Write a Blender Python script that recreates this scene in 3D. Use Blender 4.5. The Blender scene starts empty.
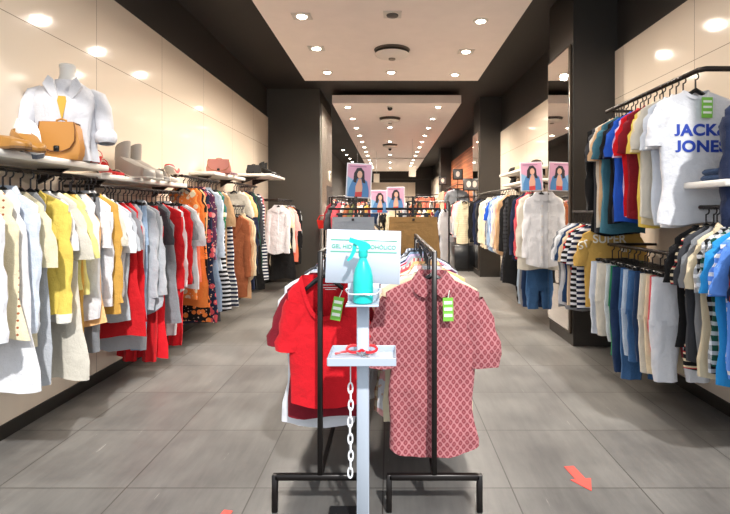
import bpy, math, random
from mathutils import Vector, Matrix
C = bpy.context.scene.collection
S = 0.8            # everything is laid out in larger units and scaled to metres at the end
PI = math.pi
F = 490.0

# ------------------------------------------------------------------ materials
MATS = {}
def srgb(h):
    h = h.lstrip('#')
    out = []
    for i in (0, 2, 4):
        c = int(h[i:i+2], 16)/255
        out.append(c/12.92 if c <= .04045 else ((c+.055)/1.055)**2.4)
    return tuple(out)+(1,)

class N:
    """small helper round a node tree"""
    def __init__(s, name):
        s.m = bpy.data.materials.new(name); s.m.use_nodes = True
        s.t = s.m.node_tree; s.n = s.t.nodes; s.l = s.t.links
        s.b = s.n['Principled BSDF']
    def new(s, kind, **kw):
        x = s.n.new(kind)
        for k, v in kw.items(): setattr(x, k, v)
        return x
    def link(s, a, b): s.l.new(a, b)
    def math(s, op, a, b=None, c=None):
        x = s.n.new('ShaderNodeMath'); x.operation = op
        for i, v in enumerate((a, b, c)):
            if v is None: continue
            if isinstance(v, (int, float)): x.inputs[i].default_value = v
            else: s.l.new(v, x.inputs[i])
        return x.outputs[0]
    def mix(s, fac, a, b):
        x = s.n.new('ShaderNodeMix'); x.data_type = 'RGBA'
        for i, v in ((0, fac), (6, a), (7, b)):
            if isinstance(v, (int, float, tuple)): x.inputs[i].default_value = v
            else: s.l.new(v, x.inputs[i])
        return x.outputs[2]
    def obj(s):
        tc = s.n.new('ShaderNodeTexCoord'); sp = s.n.new('ShaderNodeSeparateXYZ')
        s.l.new(tc.outputs['Object'], sp.inputs[0])
        return tc.outputs['Object'], sp.outputs
    def noise(s, vec, scale, detail=3, rough=.5):
        x = s.n.new('ShaderNodeTexNoise'); x.inputs['Scale'].default_value = scale
        x.inputs['Detail'].default_value = detail; x.inputs['Roughness'].default_value = rough
        if vec is not None: s.l.new(vec, x.inputs['Vector'])
        return x.outputs[0]
    def bump(s, h, strength, dist=.01):
        x = s.n.new('ShaderNodeBump'); x.inputs['Strength'].default_value = strength
        x.inputs['Distance'].default_value = dist
        s.l.new(h, x.inputs['Height']); s.l.new(x.outputs[0], s.b.inputs['Normal'])

def plain(name, col, rough=.5, metal=0, bump=0, emit=0, spec=.5):
    key = (name, col, rough, metal, emit)
    if key in MATS: return MATS[key]
    n = N(name); c = srgb(col)
    vec, _ = n.obj()
    f = n.noise(vec, 9, 3)
    f2 = n.math('MULTIPLY_ADD', f, .10, -.05)
    dark = tuple(v*.9 for v in c[:3])+(1,)
    n.link(n.mix(n.noise(vec, 5, 2), c, dark), n.b.inputs['Base Color'])
    n.b.inputs['Roughness'].default_value = rough
    n.b.inputs['Metallic'].default_value = metal
    n.b.inputs['Specular IOR Level'].default_value = spec
    if emit:
        n.b.inputs['Emission Color'].default_value = c
        n.b.inputs['Emission Strength'].default_value = emit
    if bump: n.bump(n.noise(vec, 60, 4), bump, .004)
    MATS[key] = n.m
    return n.m

def fabric(col, pat=None, col2=None):
    key = ('fabric', col, pat, col2)
    if key in MATS: return MATS[key]
    n = N('fabric'); vec, xyz = n.obj()
    x, y, z = xyz[0], xyz[1], xyz[2]
    a = srgb(col); b = srgb(col2 or '#ffffff')
    out = None
    if pat == 'stripe':       # horizontal
        f = n.math('GREATER_THAN', n.math('SINE', n.math('MULTIPLY', z, 2*PI/.045)), .15)
        out = n.mix(f, a, b)
    elif pat == 'finestripe': # vertical
        f = n.math('GREATER_THAN', n.math('SINE', n.math('MULTIPLY', x, 2*PI/.022)), .45)
        out = n.mix(f, a, b)
    elif pat == 'multistripe':
        f = n.math('GREATER_THAN', n.math('SINE', n.math('MULTIPLY', z, 2*PI/.04)), .3)
        g = n.math('GREATER_THAN', n.math('SINE', n.math('MULTIPLY', z, 2*PI/.12)), .6)
        out = n.mix(f, a, n.mix(g, b, srgb('#b8323c')))
    elif pat == 'check':
        f = n.math('GREATER_THAN', n.math('SINE', n.math('MULTIPLY', z, 2*PI/.05)), .3)
        g = n.math('GREATER_THAN', n.math('SINE', n.math('MULTIPLY', x, 2*PI/.05)), .3)
        out = n.mix(n.math('MULTIPLY_ADD', f, .5, n.math('MULTIPLY', g, .5)), a, b)
    elif pat == 'floral':
        v = n.new('ShaderNodeTexVoronoi'); v.inputs['Scale'].default_value = 16; n.link(vec, v.inputs['Vector'])
        f = n.math('LESS_THAN', v.outputs['Distance'], .42)
        w = n.new('ShaderNodeTexVoronoi'); w.inputs['Scale'].default_value = 33; n.link(vec, w.inputs['Vector'])
        g = n.math('LESS_THAN', w.outputs['Distance'], .22)
        out = n.mix(f, a, b); out = n.mix(g, out, srgb('#d9b9a0'))
    elif pat == 'dots':
        gx = n.math('ABSOLUTE', n.math('SUBTRACT', n.math('FRACT', n.math('MULTIPLY', x, 14)), .5))
        gz = n.math('ABSOLUTE', n.math('SUBTRACT', n.math('FRACT', n.math('MULTIPLY', z, 30)), .5))
        r = n.math('ADD', n.math('POWER', n.math('MULTIPLY', gx, 2.2), 2), n.math('POWER', gz, 2))
        out = n.mix(n.math('LESS_THAN', r, .03), a, b)
    elif pat == 'lattice':    # rows of small diamonds
        u = n.math('MULTIPLY', x, 2*PI/.030); w = n.math('MULTIPLY', z, 2*PI/.038)
        s1 = n.math('ADD', n.math('COSINE', u), n.math('COSINE', w))
        s2 = n.math('ABSOLUTE', s1)
        f = n.math('GREATER_THAN', s2, 1.0)
        g = n.math('GREATER_THAN', s2, 1.55)
        h = n.math('LESS_THAN', s2, .28)
        out = n.mix(f, a, b); out = n.mix(g, out, srgb('#9a5558')); out = n.mix(h, out, srgb('#b67c7e'))
    elif pat == 'denim':
        f = n.noise(vec, 7, 4)
        g = n.noise(vec, 160, 2)
        out = n.mix(n.math('MULTIPLY', n.math('ADD', f, g), .5), a, b)
    if out is None:
        d = tuple(v*.88 for v in a[:3])+(1,)
        out = n.mix(n.noise(vec, 6, 2), a, d)
    if isinstance(out, tuple): n.b.inputs['Base Color'].default_value = out
    else: n.link(out, n.b.inputs['Base Color'])
    n.b.inputs['Roughness'].default_value = .85
    n.b.inputs['Specular IOR Level'].default_value = .2
    n.b.inputs['Sheen Weight'].default_value = .08
    n.bump(n.math('ADD', n.noise(vec, 11, 3), n.math('MULTIPLY', n.noise(vec, 220, 1), .12)), .8, .02)
    MATS[key] = n.m
    return n.m

def mat_floor():
    n = N('floor_tiles'); vec, xyz = n.obj()
    # object origin sits on a tile corner; tile 0.592 m
    T = .592
    def joint(v):
        f = n.math('FRACT', n.math('MULTIPLY', v, 1/T))
        return n.math('LESS_THAN', n.math('MINIMUM', f, n.math('SUBTRACT', 1, f)), .0052)
    j = n.math('MAXIMUM', joint(xyz[0]), joint(xyz[1]))
    mp = n.new('ShaderNodeMapping'); mp.inputs['Scale'].default_value = (1.0, 1.0, 1); mp.inputs['Rotation'].default_value=(0,0,.6); n.link(vec, mp.inputs[0])
    mp2 = n.new('ShaderNodeMapping'); mp2.inputs['Scale'].default_value = (7, .9, 1); mp2.inputs['Rotation'].default_value=(0,0,-.5); n.link(vec, mp2.inputs[0])
    f = n.noise(mp.outputs[0], 2.2, 6, .6)
    g = n.noise(mp2.outputs[0], 3.5, 5, .65)
    # every tile a slightly different tone
    cm = n.new('ShaderNodeCombineXYZ')
    n.link(n.math('FLOOR', n.math('MULTIPLY', xyz[0], 1/T)), cm.inputs[0]); n.link(n.math('FLOOR', n.math('MULTIPLY', xyz[1], 1/T)), cm.inputs[1])
    wn = n.new('ShaderNodeTexWhiteNoise'); n.link(cm.outputs[0], wn.inputs[0])
    rmp = n.new('ShaderNodeValToRGB'); rmp.color_ramp.elements[0].position = .30; rmp.color_ramp.elements[1].position = .72
    rmp.color_ramp.elements[0].color = srgb('#4b4948'); rmp.color_ramp.elements[1].color = srgb('#75736f')
    n.link(n.math('ADD', n.math('MULTIPLY', f, .6), n.math('MULTIPLY_ADD', wn.outputs[0], .10, n.math('MULTIPLY', g, .30))), rmp.inputs[0])
    # thin pale scuffs
    mp3 = n.new('ShaderNodeMapping'); mp3.inputs['Scale'].default_value = (22, 1.6, 1); mp3.inputs['Rotation'].default_value=(0,0,-.9); n.link(vec, mp3.inputs[0])
    sc = n.math('GREATER_THAN', n.noise(mp3.outputs[0], 2.2, 4, .6), .71)
    c1 = n.mix(n.math('MULTIPLY', sc, .3), rmp.outputs[0], srgb('#b8b2ac'))
    n.link(n.mix(j, c1, srgb('#3a3734')), n.b.inputs['Base Color'])
    n.link(n.math('MULTIPLY_ADD', f, .35, .22), n.b.inputs['Roughness'])
    n.b.inputs['Specular IOR Level'].default_value = .45
    n.bump(n.math('SUBTRACT', n.math('MULTIPLY', f, .15), j), .3, .004)
    return n.m

def mat_panel(name, col, w, h, z0=0., y0=0., rough=.09, axis=1):
    """lacquered wall panels, joints every w metres along and h metres up"""
    n = N(name); vec, xyz = n.obj()
    def joint(v, T, o, k):
        f = n.math('FRACT', n.math('MULTIPLY', n.math('SUBTRACT', v, o), 1/T))
        return n.math('LESS_THAN', n.math('MINIMUM', f, n.math('SUBTRACT', 1, f)), k/T)
    j = n.math('MAXIMUM', joint(xyz[axis], w, y0, .0022), joint(xyz[2], h, z0, .0022))
    n.link(n.mix(j, srgb(col), srgb('#8a7c6c')), n.b.inputs['Base Color'])
    n.b.inputs['Roughness'].default_value = rough
    n.b.inputs['Specular IOR Level'].default_value = .5
    n.bump(n.math('SUBTRACT', 1, j), .35, .003)
    return n.m

def mat_wood():
    n = N('wood_cladding'); vec, xyz = n.obj()
    w = n.new('ShaderNodeTexWave'); w.inputs['Scale'].default_value = 1.4; w.inputs['Distortion'].default_value = 5; w.bands_direction = 'Z'
    mp = n.new('ShaderNodeMapping'); mp.inputs['Scale'].default_value = (1, .25, 2); n.link(vec, mp.inputs[0]); n.link(mp.outputs[0], w.inputs[0])
    f = n.math('FRACT', n.math('MULTIPLY', xyz[2], 4.2))
    j = n.math('LESS_THAN', f, .04)
    c = n.mix(w.outputs[1], srgb('#a8603c'), srgb('#c67a50'))
    n.link(n.mix(j, c, srgb('#5a3018')), n.b.inputs['Base Color']); n.b.inputs['Roughness'].default_value = .5
    return n.m

def mat_brushed():
    n = N('brushed_steel'); vec, _ = n.obj()
    mp = n.new('ShaderNodeMapping'); mp.inputs['Scale'].default_value = (60, 60, 1); n.link(vec, mp.inputs[0])
    n.b.inputs['Base Color'].default_value = srgb('#b9b4aa'); n.b.inputs['Metallic'].default_value = 1
    n.link(n.math('MULTIPLY_ADD', n.noise(mp.outputs[0], 2, 3), .15, .22), n.b.inputs['Roughness'])
    return n.m

# ------------------------------------------------------------------ mesh building
class MB:
    def __init__(s): s.v = []; s.f = []
    def add(s, vs, fs):
        k = len(s.v); s.v += [tuple(p) for p in vs]; s.f += [tuple(i+k for i in f) for f in fs]; return s
    def box(s, x0, x1, y0, y1, z0, z1, b=0.0):
        if b <= 0:
            vs = [(x0,y0,z0),(x1,y0,z0),(x1,y1,z0),(x0,y1,z0),(x0,y0,z1),(x1,y0,z1),(x1,y1,z1),(x0,y1,z1)]
            return s.add(vs, [(3,2,1,0),(4,5,6,7),(0,1,5,4),(1,2,6,5),(2,3,7,6),(3,0,4,7)])
        pts = [(x0+b,y0),(x1-b,y0),(x1,y0+b),(x1,y1-b),(x1-b,y1),(x0+b,y1),(x0,y1-b),(x0,y0+b)]
        cx, cy = (x0+x1)/2, (y0+y1)/2
        def ins(p): return (p[0]+(b if p[0] < cx else -b)*.7, p[1]+(b if p[1] < cy else -b)*.7)
        rings = [[(*ins(p), z0) for p in pts], [(*p, z0+b) for p in pts], [(*p, z1-b) for p in pts], [(*ins(p), z1) for p in pts]]
        return s.loft(rings, True, True)
    def loft(s, rings, cap0=True, cap1=True, closed=True):
        n = len(rings[0]); k = len(s.v)
        for r in rings: s.v += [tuple(p) for p in r]
        for i in range(len(rings)-1):
            for j in range(n if closed else n-1):
                a = k+i*n+j; b = k+i*n+(j+1) % n
                s.f.append((a, b, b+n, a+n))
        if cap0: s.f.append(tuple(k+j for j in reversed(range(n))))
        if cap1: s.f.append(tuple(k+(len(rings)-1)*n+j for j in range(n)))
        return s
    def tube(s, pts, r, n=8, cap=True):
        pts = [Vector(p) for p in pts]
        if not isinstance(r, (list, tuple)): r = [r]*len(pts)
        rings = []; up = None
        for i, p in enumerate(pts):
            if i == 0: t = pts[1]-p
            elif i == len(pts)-1: t = p-pts[i-1]
            else: t = (pts[i+1]-p).normalized()+(p-pts[i-1]).normalized()
            t.normalize()
            if up is None:
                up = Vector((0,0,1)) if abs(t.z) < .9 else Vector((0,1,0))
            a = t.cross(up)
            if a.length < 1e-4: a = t.cross(Vector((1,0,0)))
            a.normalize(); b = a.cross(t).normalized(); up = b
            rings.append([p+a*math.cos(q)*r[i]+b*math.sin(q)*r[i] for q in [2*PI*k/n for k in range(n)]])
        return s.loft(rings, cap, cap)
    def lathe(s, prof, n=20, cx=0, cy=0):
        rings = [[(cx+r*math.cos(2*PI*k/n), cy+r*math.sin(2*PI*k/n), z) for k in range(n)] for r, z in prof]
        return s.loft(rings, True, True)
    def prism(s, poly, y0, y1):
        """polygon in x,z pushed through y"""
        n = len(poly)
        vs = [(x, y0, z) for x, z in poly]+[(x, y1, z) for x, z in poly]
        fs = [tuple(range(n)), tuple(reversed(range(n, 2*n)))]+[(i+n, (i+1) % n+n, (i+1) % n, i) for i in range(n)]
        return s.add(vs, fs)
    def prismz(s, poly, z0, z1):
        n = len(poly)
        vs = [(x, y, z0) for x, y in poly]+[(x, y, z1) for x, y in poly]
        fs = [tuple(reversed(range(n))), tuple(range(n, 2*n))]+[(i, (i+1) % n, (i+1) % n+n, i+n) for i in range(n)]
        return s.add(vs, fs)
    def build(s, name, mat, parent=None, smooth=True, loc=(0,0,0), rot=(0,0,0)):
        me = bpy.data.meshes.new(name); me.from_pydata(s.v, [], s.f); me.update()
        if smooth:
            me.polygons.foreach_set('use_smooth', [True]*len(me.polygons))
            try: me.set_sharp_from_angle(angle=math.radians(42))
            except Exception: pass
        me.materials.append(mat)
        o = bpy.data.objects.new(name, me); C.objects.link(o); o.location = loc; o.rotation_euler = rot
        if parent: o.parent = parent
        return o

def tag(o, label, cat, group=None):
    o['label'] = label; o['category'] = cat
    if group: o['group'] = group
    return o
def empty(name, loc, label, cat, group=None, rz=0):
    o = bpy.data.objects.new(name, None); C.objects.link(o); o.location = loc; o.rotation_euler = (0,0,rz)
    o.empty_display_size = .05
    return tag(o, label, cat, group)
def structure(o): o['kind'] = 'structure'; return o
def copy_tree(o, parent=None):
    c = o.copy(); C.objects.link(c)
    if parent: c.parent = parent
    for ch in o.children: copy_tree(ch, c)
    return c

# ------------------------------------------------------------------ colours
COL = dict(white='#dcdce0', offwhite='#cdc7ba', cream='#ded2b2', palegrey='#aeb2b8', grey='#7d8085', charcoal='#3c3d42', black='#141416',
  navy='#1b2440', blue='#1f53b8', sky='#2d8fd0', cornflower='#5f8fe0', teal='#3f6f80', green='#1f7a50', darkgreen='#174436', olive='#5c6238',
  yellow='#e2c860', paleyellow='#e2da8c', mustard='#c79a4a', gold='#c9a255', tan='#c9a27c', beige='#d6c6a8', brown='#9c5a3a', orange='#e2823e',
  peach='#f0bd84', coral='#e0745c', red='#bf1820', brightred='#cc1622', maroon='#7a1624', pink='#e8a9a6', rose='#c4505a', lilac='#c8b6d8', plum='#5a2f50',
  paleblue='#c9d6e6', bluewhite='#ced6e2', denim='#1e3a62', darkdenim='#131f36', lightdenim='#8fa6c0', khaki='#b58a55', lattice='#a46064', latticedark='#752f3a')
WORD = dict(palegrey='pale grey', offwhite='off-white', sky='sky blue', cornflower='cornflower blue', paleyellow='pale yellow', darkgreen='dark green',
  brightred='bright red', paleblue='pale blue', bluewhite='bluish white', denim='mid-blue', darkdenim='dark blue', lightdenim='faded blue', gold='mustard')
PATW = dict(stripe='striped', finestripe='thinly striped', multistripe='striped', check='checked', floral='floral', dots='eyelet', lattice='lattice print', denim='')
KIND = {  # type: (object name, noun, category)
 'tee': ('t_shirt', 't-shirt', 't-shirt'), 'shirt': ('shirt', 'long-sleeved shirt', 'shirt'), 'sshirt': ('shirt', 'short-sleeved shirt', 'shirt'), 'blouse': ('blouse', 'blouse', 'blouse'),
 'blazer': ('blazer', 'blazer', 'blazer'), 'tank': ('tank_top', 'sleeveless top', 'top'), 'dress': ('dress', 'long dress', 'dress'), 'cardi': ('cardigan', 'cardigan', 'cardigan'),
 'pants': ('trousers', 'pair of trousers', 'trousers'), 'jeans': ('jeans', 'pair of jeans', 'jeans'), 'skirt': ('skirt', 'skirt', 'skirt'), 'shorts': ('shorts', 'pair of shorts', 'shorts'),
 'polo': ('polo_shirt', 'polo shirt', 'polo shirt')}
DEFL = dict(tee=.95, shirt=1.0, sshirt=1.0, blouse=.95, blazer=.95, tank=.9, dress=1.35, cardi=.95, pants=1.3, jeans=.8, skirt=.8, shorts=.5, polo=.92)

# ------------------------------------------------------------------ clothes
def body_shape(hw, L, neck, scoop, flare, thick, seed, amp, waist=.9, detail=1.0, sleeveless=False, hem=0.0):
    rnd = random.Random(seed)
    p = [rnd.uniform(0, 6.28) for _ in range(8)]
    sh = hw*(.80 if sleeveless else 1)
    prof = [(0, neck, 1.0, .9), (-.028, neck+.35*(sh-neck), .92, .8), (-.055, neck+.7*(sh-neck), .87, .7), (-.085, sh*.985, .82, .65), (-.15, sh*(.93 if sleeveless else .985), .7, .8),
            (-.22, hw*.93, .55, 1.0), (-.30, hw*.93, .40, 1.05), (-.40, hw*.92, .0, 1.05)]
    m = max(4, int((L-.4)/.09*detail))
    for i in range(1, m+1):
        t = i/m; z = -.4-(L-.4)*t
        w = hw*(.92*(1-t)+flare*t)-hw*(1-waist)*math.sin(PI*min(1, t*1.3))*.5
        prof.append((z, w, 0, 1.05))
    nth = 32 if detail >= 1 else 22
    def pt(z, w, f, dk, th):
        c, s_ = math.cos(th), math.sin(th)
        x = w*math.copysign(abs(c)**.75, c)
        y = thick*dk*math.copysign(abs(s_)**.8, s_)
        ff = max(0, -s_)**.7
        sc_x = neck*(1.02+.30*min(1, -z/.08))
        zz = z-f*scoop*ff*max(0, 1-(abs(x)/sc_x)**3)
        if z < -.15:
            g = min(1, (-z-.15)/.5)
            side = 0 if s_ < 0 else 3
            fold = math.sin(x*23+p[side]+z*2.2)*.55+math.sin(x*43+p[side+1]+z*3.5)*.35+math.sin(z*13+x*9+p[side+2])*.28
            y += amp*g*fold*(.35+.65*abs(s_))
            x += .010*g*math.sin(z*9+p[6])+.006*math.sin(z*17+p[7]+(c > 0)*2)
        if z < -L+.10: zz += (.014*math.sin(x*14+p[2])+hem*(abs(x)/w)**2)*(1 if z < -L+.001 else .5)
        return (x, y, zz)
    rings = [[pt(z, w, f, dk, 2*PI*k/nth) for k in range(nth)] for z, w, f, dk in prof]
    return rings, prof

def sleeve_rings(side, hw, kind, thick, seed, spread=0.0):
    rnd = random.Random(seed*7+side)
    k = {'short': .27, 'long': .74, 'wide': .34, 'cap': .2, 'big': .36}[kind]
    a0, a1 = {'short': (.070, .072), 'long': (.070, .048), 'wide': (.08, .10), 'cap': (.07, .07), 'big': (.095, .095)}[kind]
    out = {'short': .055, 'long': .03, 'wide': .06, 'cap': .05, 'big': .12}[kind]+spread+rnd.uniform(-.01, .02)
    n = 6 if k < .5 else 12
    rings = []; p = rnd.uniform(0, 6)
    for i in range(n+1):
        t = i/n
        cx = side*(hw-.055+out*math.sin(t*PI/2)); cz = -.135-k*t
        dx = side*out*math.cos(t*PI/2)*PI/2; dz = -k
        l = math.hypot(dx, dz); nx, nz = -dz/l, dx/l
        a = a0+(a1-a0)*t; b = thick*(1.05-.1*t)
        a += .008*math.sin(t*15+p)+.005*math.sin(t*31+p*2)
        ring = []
        for j in range(12):
            q = 2*PI*j/12
            o = a*math.cos(q)
            if i == 0: o *= .8
            ring.append((cx+nx*o, b*math.sin(q)+.30*thick*math.sin(t*11+j*1.3+p), cz+nz*o))
        rings.append(ring)
    return rings

CNT = [0]
def make_hanger_mesh():
    m = MB()
    m.tube([(-.15, 0, -.088), (-.10, 0, -.062), (-.05, 0, -.02), (0, 0, .012), (.05, 0, -.02), (.10, 0, -.062), (.15, 0, -.088)], [.009, .012, .015, .018, .015, .012, .009], 6)
    return m
def make_hook_mesh():
    m = MB()
    pts = [(0, 0, .0), (0, 0, .04), (0, 0, .085)]
    for i in range(9):
        a = -PI/2+ i*PI*1.35/8
        pts.append((.022*math.cos(a)*1.0, 0, .113+.026*math.sin(a)))
    m.tube(pts, .0055, 5)
    return m
def make_clip_mesh():
    m = MB(); m.box(-.17, .17, -.008, .008, -.012, .008)
    return m
HANGER = []
def hanger(x, y, z, rz, label, group, clips=False):
    """z: neck height; the rail is .105 above"""
    if not HANGER:
        a = make_hanger_mesh().build('hanger', plain('hanger_plastic', '#101012', .35))
        h = make_hook_mesh().build('hook', plain('hook_metal', '#3c3b3e', .3, .8), a)
        b = make_clip_mesh().build('clip_hanger', plain('hanger_plastic', '#101012', .35))
        make_hook_mesh().build('hook', plain('hook_metal', '#3c3b3e', .3, .8), b)
        for s in (-1, 1):
            k = MB().box(s*.13-.022, s*.13+.022, -.022, .022, -.06, .012, .004)
            k.build('clip', plain('hanger_plastic', '#101012', .35), b)
        HANGER.extend([a, b, 0, 0])
    i = 1 if clips else 0
    if not HANGER[2+i]: o = HANGER[i]; HANGER[2+i] = 1
    else: o = copy_tree(HANGER[i])
    o.location = (x, y, z); o.rotation_euler = (0, 0, rz)
    tag(o, label, 'hanger', group)
    return o

def garment(typ, col, x, y, z, L=None, pat=None, col2=None, hw=.26, thick=.026, amp=.012, rz=0, sleeve=None, neck=None, scoop=None, flare=None,
            collar=None, cuff=None, detail=.8, label='', group=None, spread=0):
    CNT[0] += 1; seed = CNT[0]
    L = L or DEFL[typ]
    if typ == 'jeans': pat = 'denim'; col2 = col2 or ('#4d78a8' if col == 'denim' else '#24406a' if col == 'darkdenim' else '#c3ccd6')
    if pat == 'denim' and not col2: col2 = '#b9c4cf'
    m = fabric(COL[col], pat, COL.get(col2, col2))
    nm, noun, cat = KIND[typ]
    root = empty(nm, (x, y, z), label, cat, group, rz)
    if typ not in ('pants', 'jeans', 'shorts', 'skirt') and detail < 1: root.rotation_euler = (0, random.Random(seed+99).uniform(-.05, .05), rz)
    if typ in ('pants', 'jeans', 'shorts'):
        w = hw*.86; rnd = random.Random(seed); p = rnd.uniform(0, 6)
        crotch = min(.34, L*.55)
        hip = MB(); rings = []
        for i in range(7):
            t = i/6; zz = -.02-crotch*t; ww = w*(.9+.1*t)
            rings.append([(ww*math.copysign(abs(math.cos(q))**.7, math.cos(q)), thick*1.1*math.copysign(abs(math.sin(q))**.8, math.sin(q))+amp*.5*math.sin(9*math.cos(q)+p)*t, zz) for q in [2*PI*k/24 for k in range(24)]])
        hip.loft(rings, False, False); hip.build('hip', m, root)
        wb = MB(); wb.loft([[(w*.91*math.copysign(abs(math.cos(q))**.7, math.cos(q)), thick*1.25*math.sin(q), zz) for q in [2*PI*k/20 for k in range(20)]] for zz in (0, -.05)], False, False)
        wb.build('waistband', m, root)
        if typ != 'jeans' or detail >= 1:
            MB().box(-.012, .012, -thick*1.25-.008, -thick*1.25+.004, -.038, -.014, .003).build('button', plain('button_dark', '#2a2622', .4), root)
        for s in (-1, 1):
            lg = MB(); rings = []
            nn = max(4, int((L-crotch)/.12))
            for i in range(nn+1):
                t = i/nn; zz = -.02-crotch*.9-(L-crotch*.9-.02)*t; ww = w*(.49-(.12 if typ != 'shorts' else .0)*t)
                cx = s*(w*.5 + (.02*t if typ == 'shorts' else -.0*t))
                rings.append([(cx+ww*math.copysign(abs(math.cos(q))**.8, math.cos(q))+.005*math.sin(t*14+p), thick*1.05*math.copysign(abs(math.sin(q))**.85, math.sin(q))+amp*math.sin(6*math.cos(q)+p+t*3)*.7, zz) for q in [2*PI*k/18 for k in range(18)]])
            lg.loft(rings, False, False); lg.build('leg', m, root)
        return root
    if typ == 'skirt':
        b = MB(); rings = []; rnd = random.Random(seed); p = rnd.uniform(0, 6)
        for i in range(12):
            t = i/11; ww = hw*(.75+.35*t)
            rings.append([(ww*math.copysign(abs(math.cos(q))**.75, math.cos(q)), thick*math.sin(q)+amp*1.4*t*math.sin(12*math.cos(q)+p), -L*t+.012*t*math.sin(11*math.cos(q)+p)) for q in [2*PI*k/30 for k in range(30)]])
        b.loft(rings, False, False).build('body', m, root)
        MB().loft([[(hw*.76*math.copysign(abs(math.cos(q))**.75, math.cos(q)), thick*1.2*math.sin(q), zz) for q in [2*PI*k/20 for k in range(20)]] for zz in (.005, -.045)], False, False).build('waistband', m, root)
        return root
    dflt = {'tee': ('short', .09, .05, .92, 'band'), 'polo': ('short', .085, .05, .92, 'collar'), 'shirt': ('long', .08, .045, .98, 'collar'), 'sshirt': ('short', .08, .045, .98, 'collar'), 'blouse': ('wide', .10, .10, 1.0, None),
            'blazer': ('long', .08, .20, .95, 'lapel'), 'tank': (None, .11, .12, .95, None), 'dress': (None, .11, .10, 1.18, None), 'cardi': ('long', .09, .16, .95, 'band')}[typ]
    sl = sleeve if sleeve is not None else dflt[0]
    if sl == 'none': sl = None
    nk = neck or dflt[1]; sc = scoop if scoop is not None else dflt[2]; fl = flare or dflt[3]; cl = collar if collar is not None else dflt[4]
    rings, prof = body_shape(hw, L, nk, sc, fl, thick, seed, amp, detail=detail, sleeveless=not sl, hem=.07 if typ in ('shirt', 'sshirt') else 0)
    body = MB().loft(rings, False, False).build('body', m, root)
    if sl:
        for s in (-1, 1):
            sr = sleeve_rings(s, hw, sl, thick, seed, spread)
            so = MB().loft(sr, False, False).build('sleeve', m, root)
            if cuff or typ in ('shirt',):
                cr = [[(px+(px-sum(q[0] for q in r)/12)*.06, py*1.15, pz+(pz-sum(q[2] for q in r)/12)*.06) for px, py, pz in r] for r in sr[-2:]]
                co = MB().loft(cr, False, False).build('cuff', fabric(cuff) if cuff else m, so)
                if cuff: co['label'] = 'white turned-back cuff'
    r0 = rings[0]
    n = len(r0)
    if cl == 'band':
        def grow(k, dz): return [(px*k, py*1.12-(.002 if py < 0 else -.002), pz+dz) for px, py, pz in r0]
        MB().loft([grow(1.0, .010), grow(1.06, .004), grow(1.16, -.016)], False, False).build('neckband', m, root)
    elif cl == 'collar':
        up = [(px*1.02, py*1.1, pz+.035) for px, py, pz in r0]
        out = [(px*1.35+math.copysign(.012, px)*(py < 0), py*1.35-.004*(py < 0), pz-.012-(.05 if py < -thick*.5 and abs(px) > nk*.15 else 0)) for px, py, pz in r0]
        MB().loft([r0, up, out], False, False).build('collar', m, root)
        pm = MB(); 
        fz = -sc-.02
        if typ != 'polo':
            pl = []
            for i in range(10):
                zz = fz-(L+fz-.02)*i/9; pl.append(zz)
            pm.loft([[(-.018, -thick*1.22-.004, q), (.018, -thick*1.22-.004, q), (.018, -thick*1.0, q), (-.018, -thick*1.0, q)] for q in pl], True, True)
        else:
            pm.box(-.018, .018, -thick*1.25-.004, -thick, fz-.16, fz)
        po = pm.build('placket', m, root)
        if detail >= 1:
            for i in range(6):
                MB().lathe([(.0095, -.003), (.010, .003)], 10).build('button', plain('button_pale', '#e6d8c8', .4), po, loc=(0, -thick*1.22-.007, fz-.10-i*.14), rot=(PI/2, 0, 0))
    elif cl == 'lapel':
        for s in (-1, 1):
            lp = MB().prism([(s*nk*1.05, .012), (s*nk*1.5, -.03), (s*nk*1.45, -.12), (s*.03, -.30), (s*.01, -.27), (s*nk*.75, -.05)], -thick*1.35-.006, -thick*1.0)
            lp.build('lapel', m, root)
    return root

def desc(it):
    typ, col = it[0], it[1]; pat = it[3] if len(it) > 3 else None
    w = WORD.get(col, col)
    pw = PATW.get(pat, '') if pat else ''
    if pat in ('stripe', 'finestripe', 'multistripe', 'check', 'floral') and len(it) > 4 and it[4]:
        c2 = WORD.get(it[4], it[4]); w = f'{w} and {c2}'
    n = KIND[typ][1]
    return ' '.join(t for t in (w, pw, n) if t)

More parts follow.
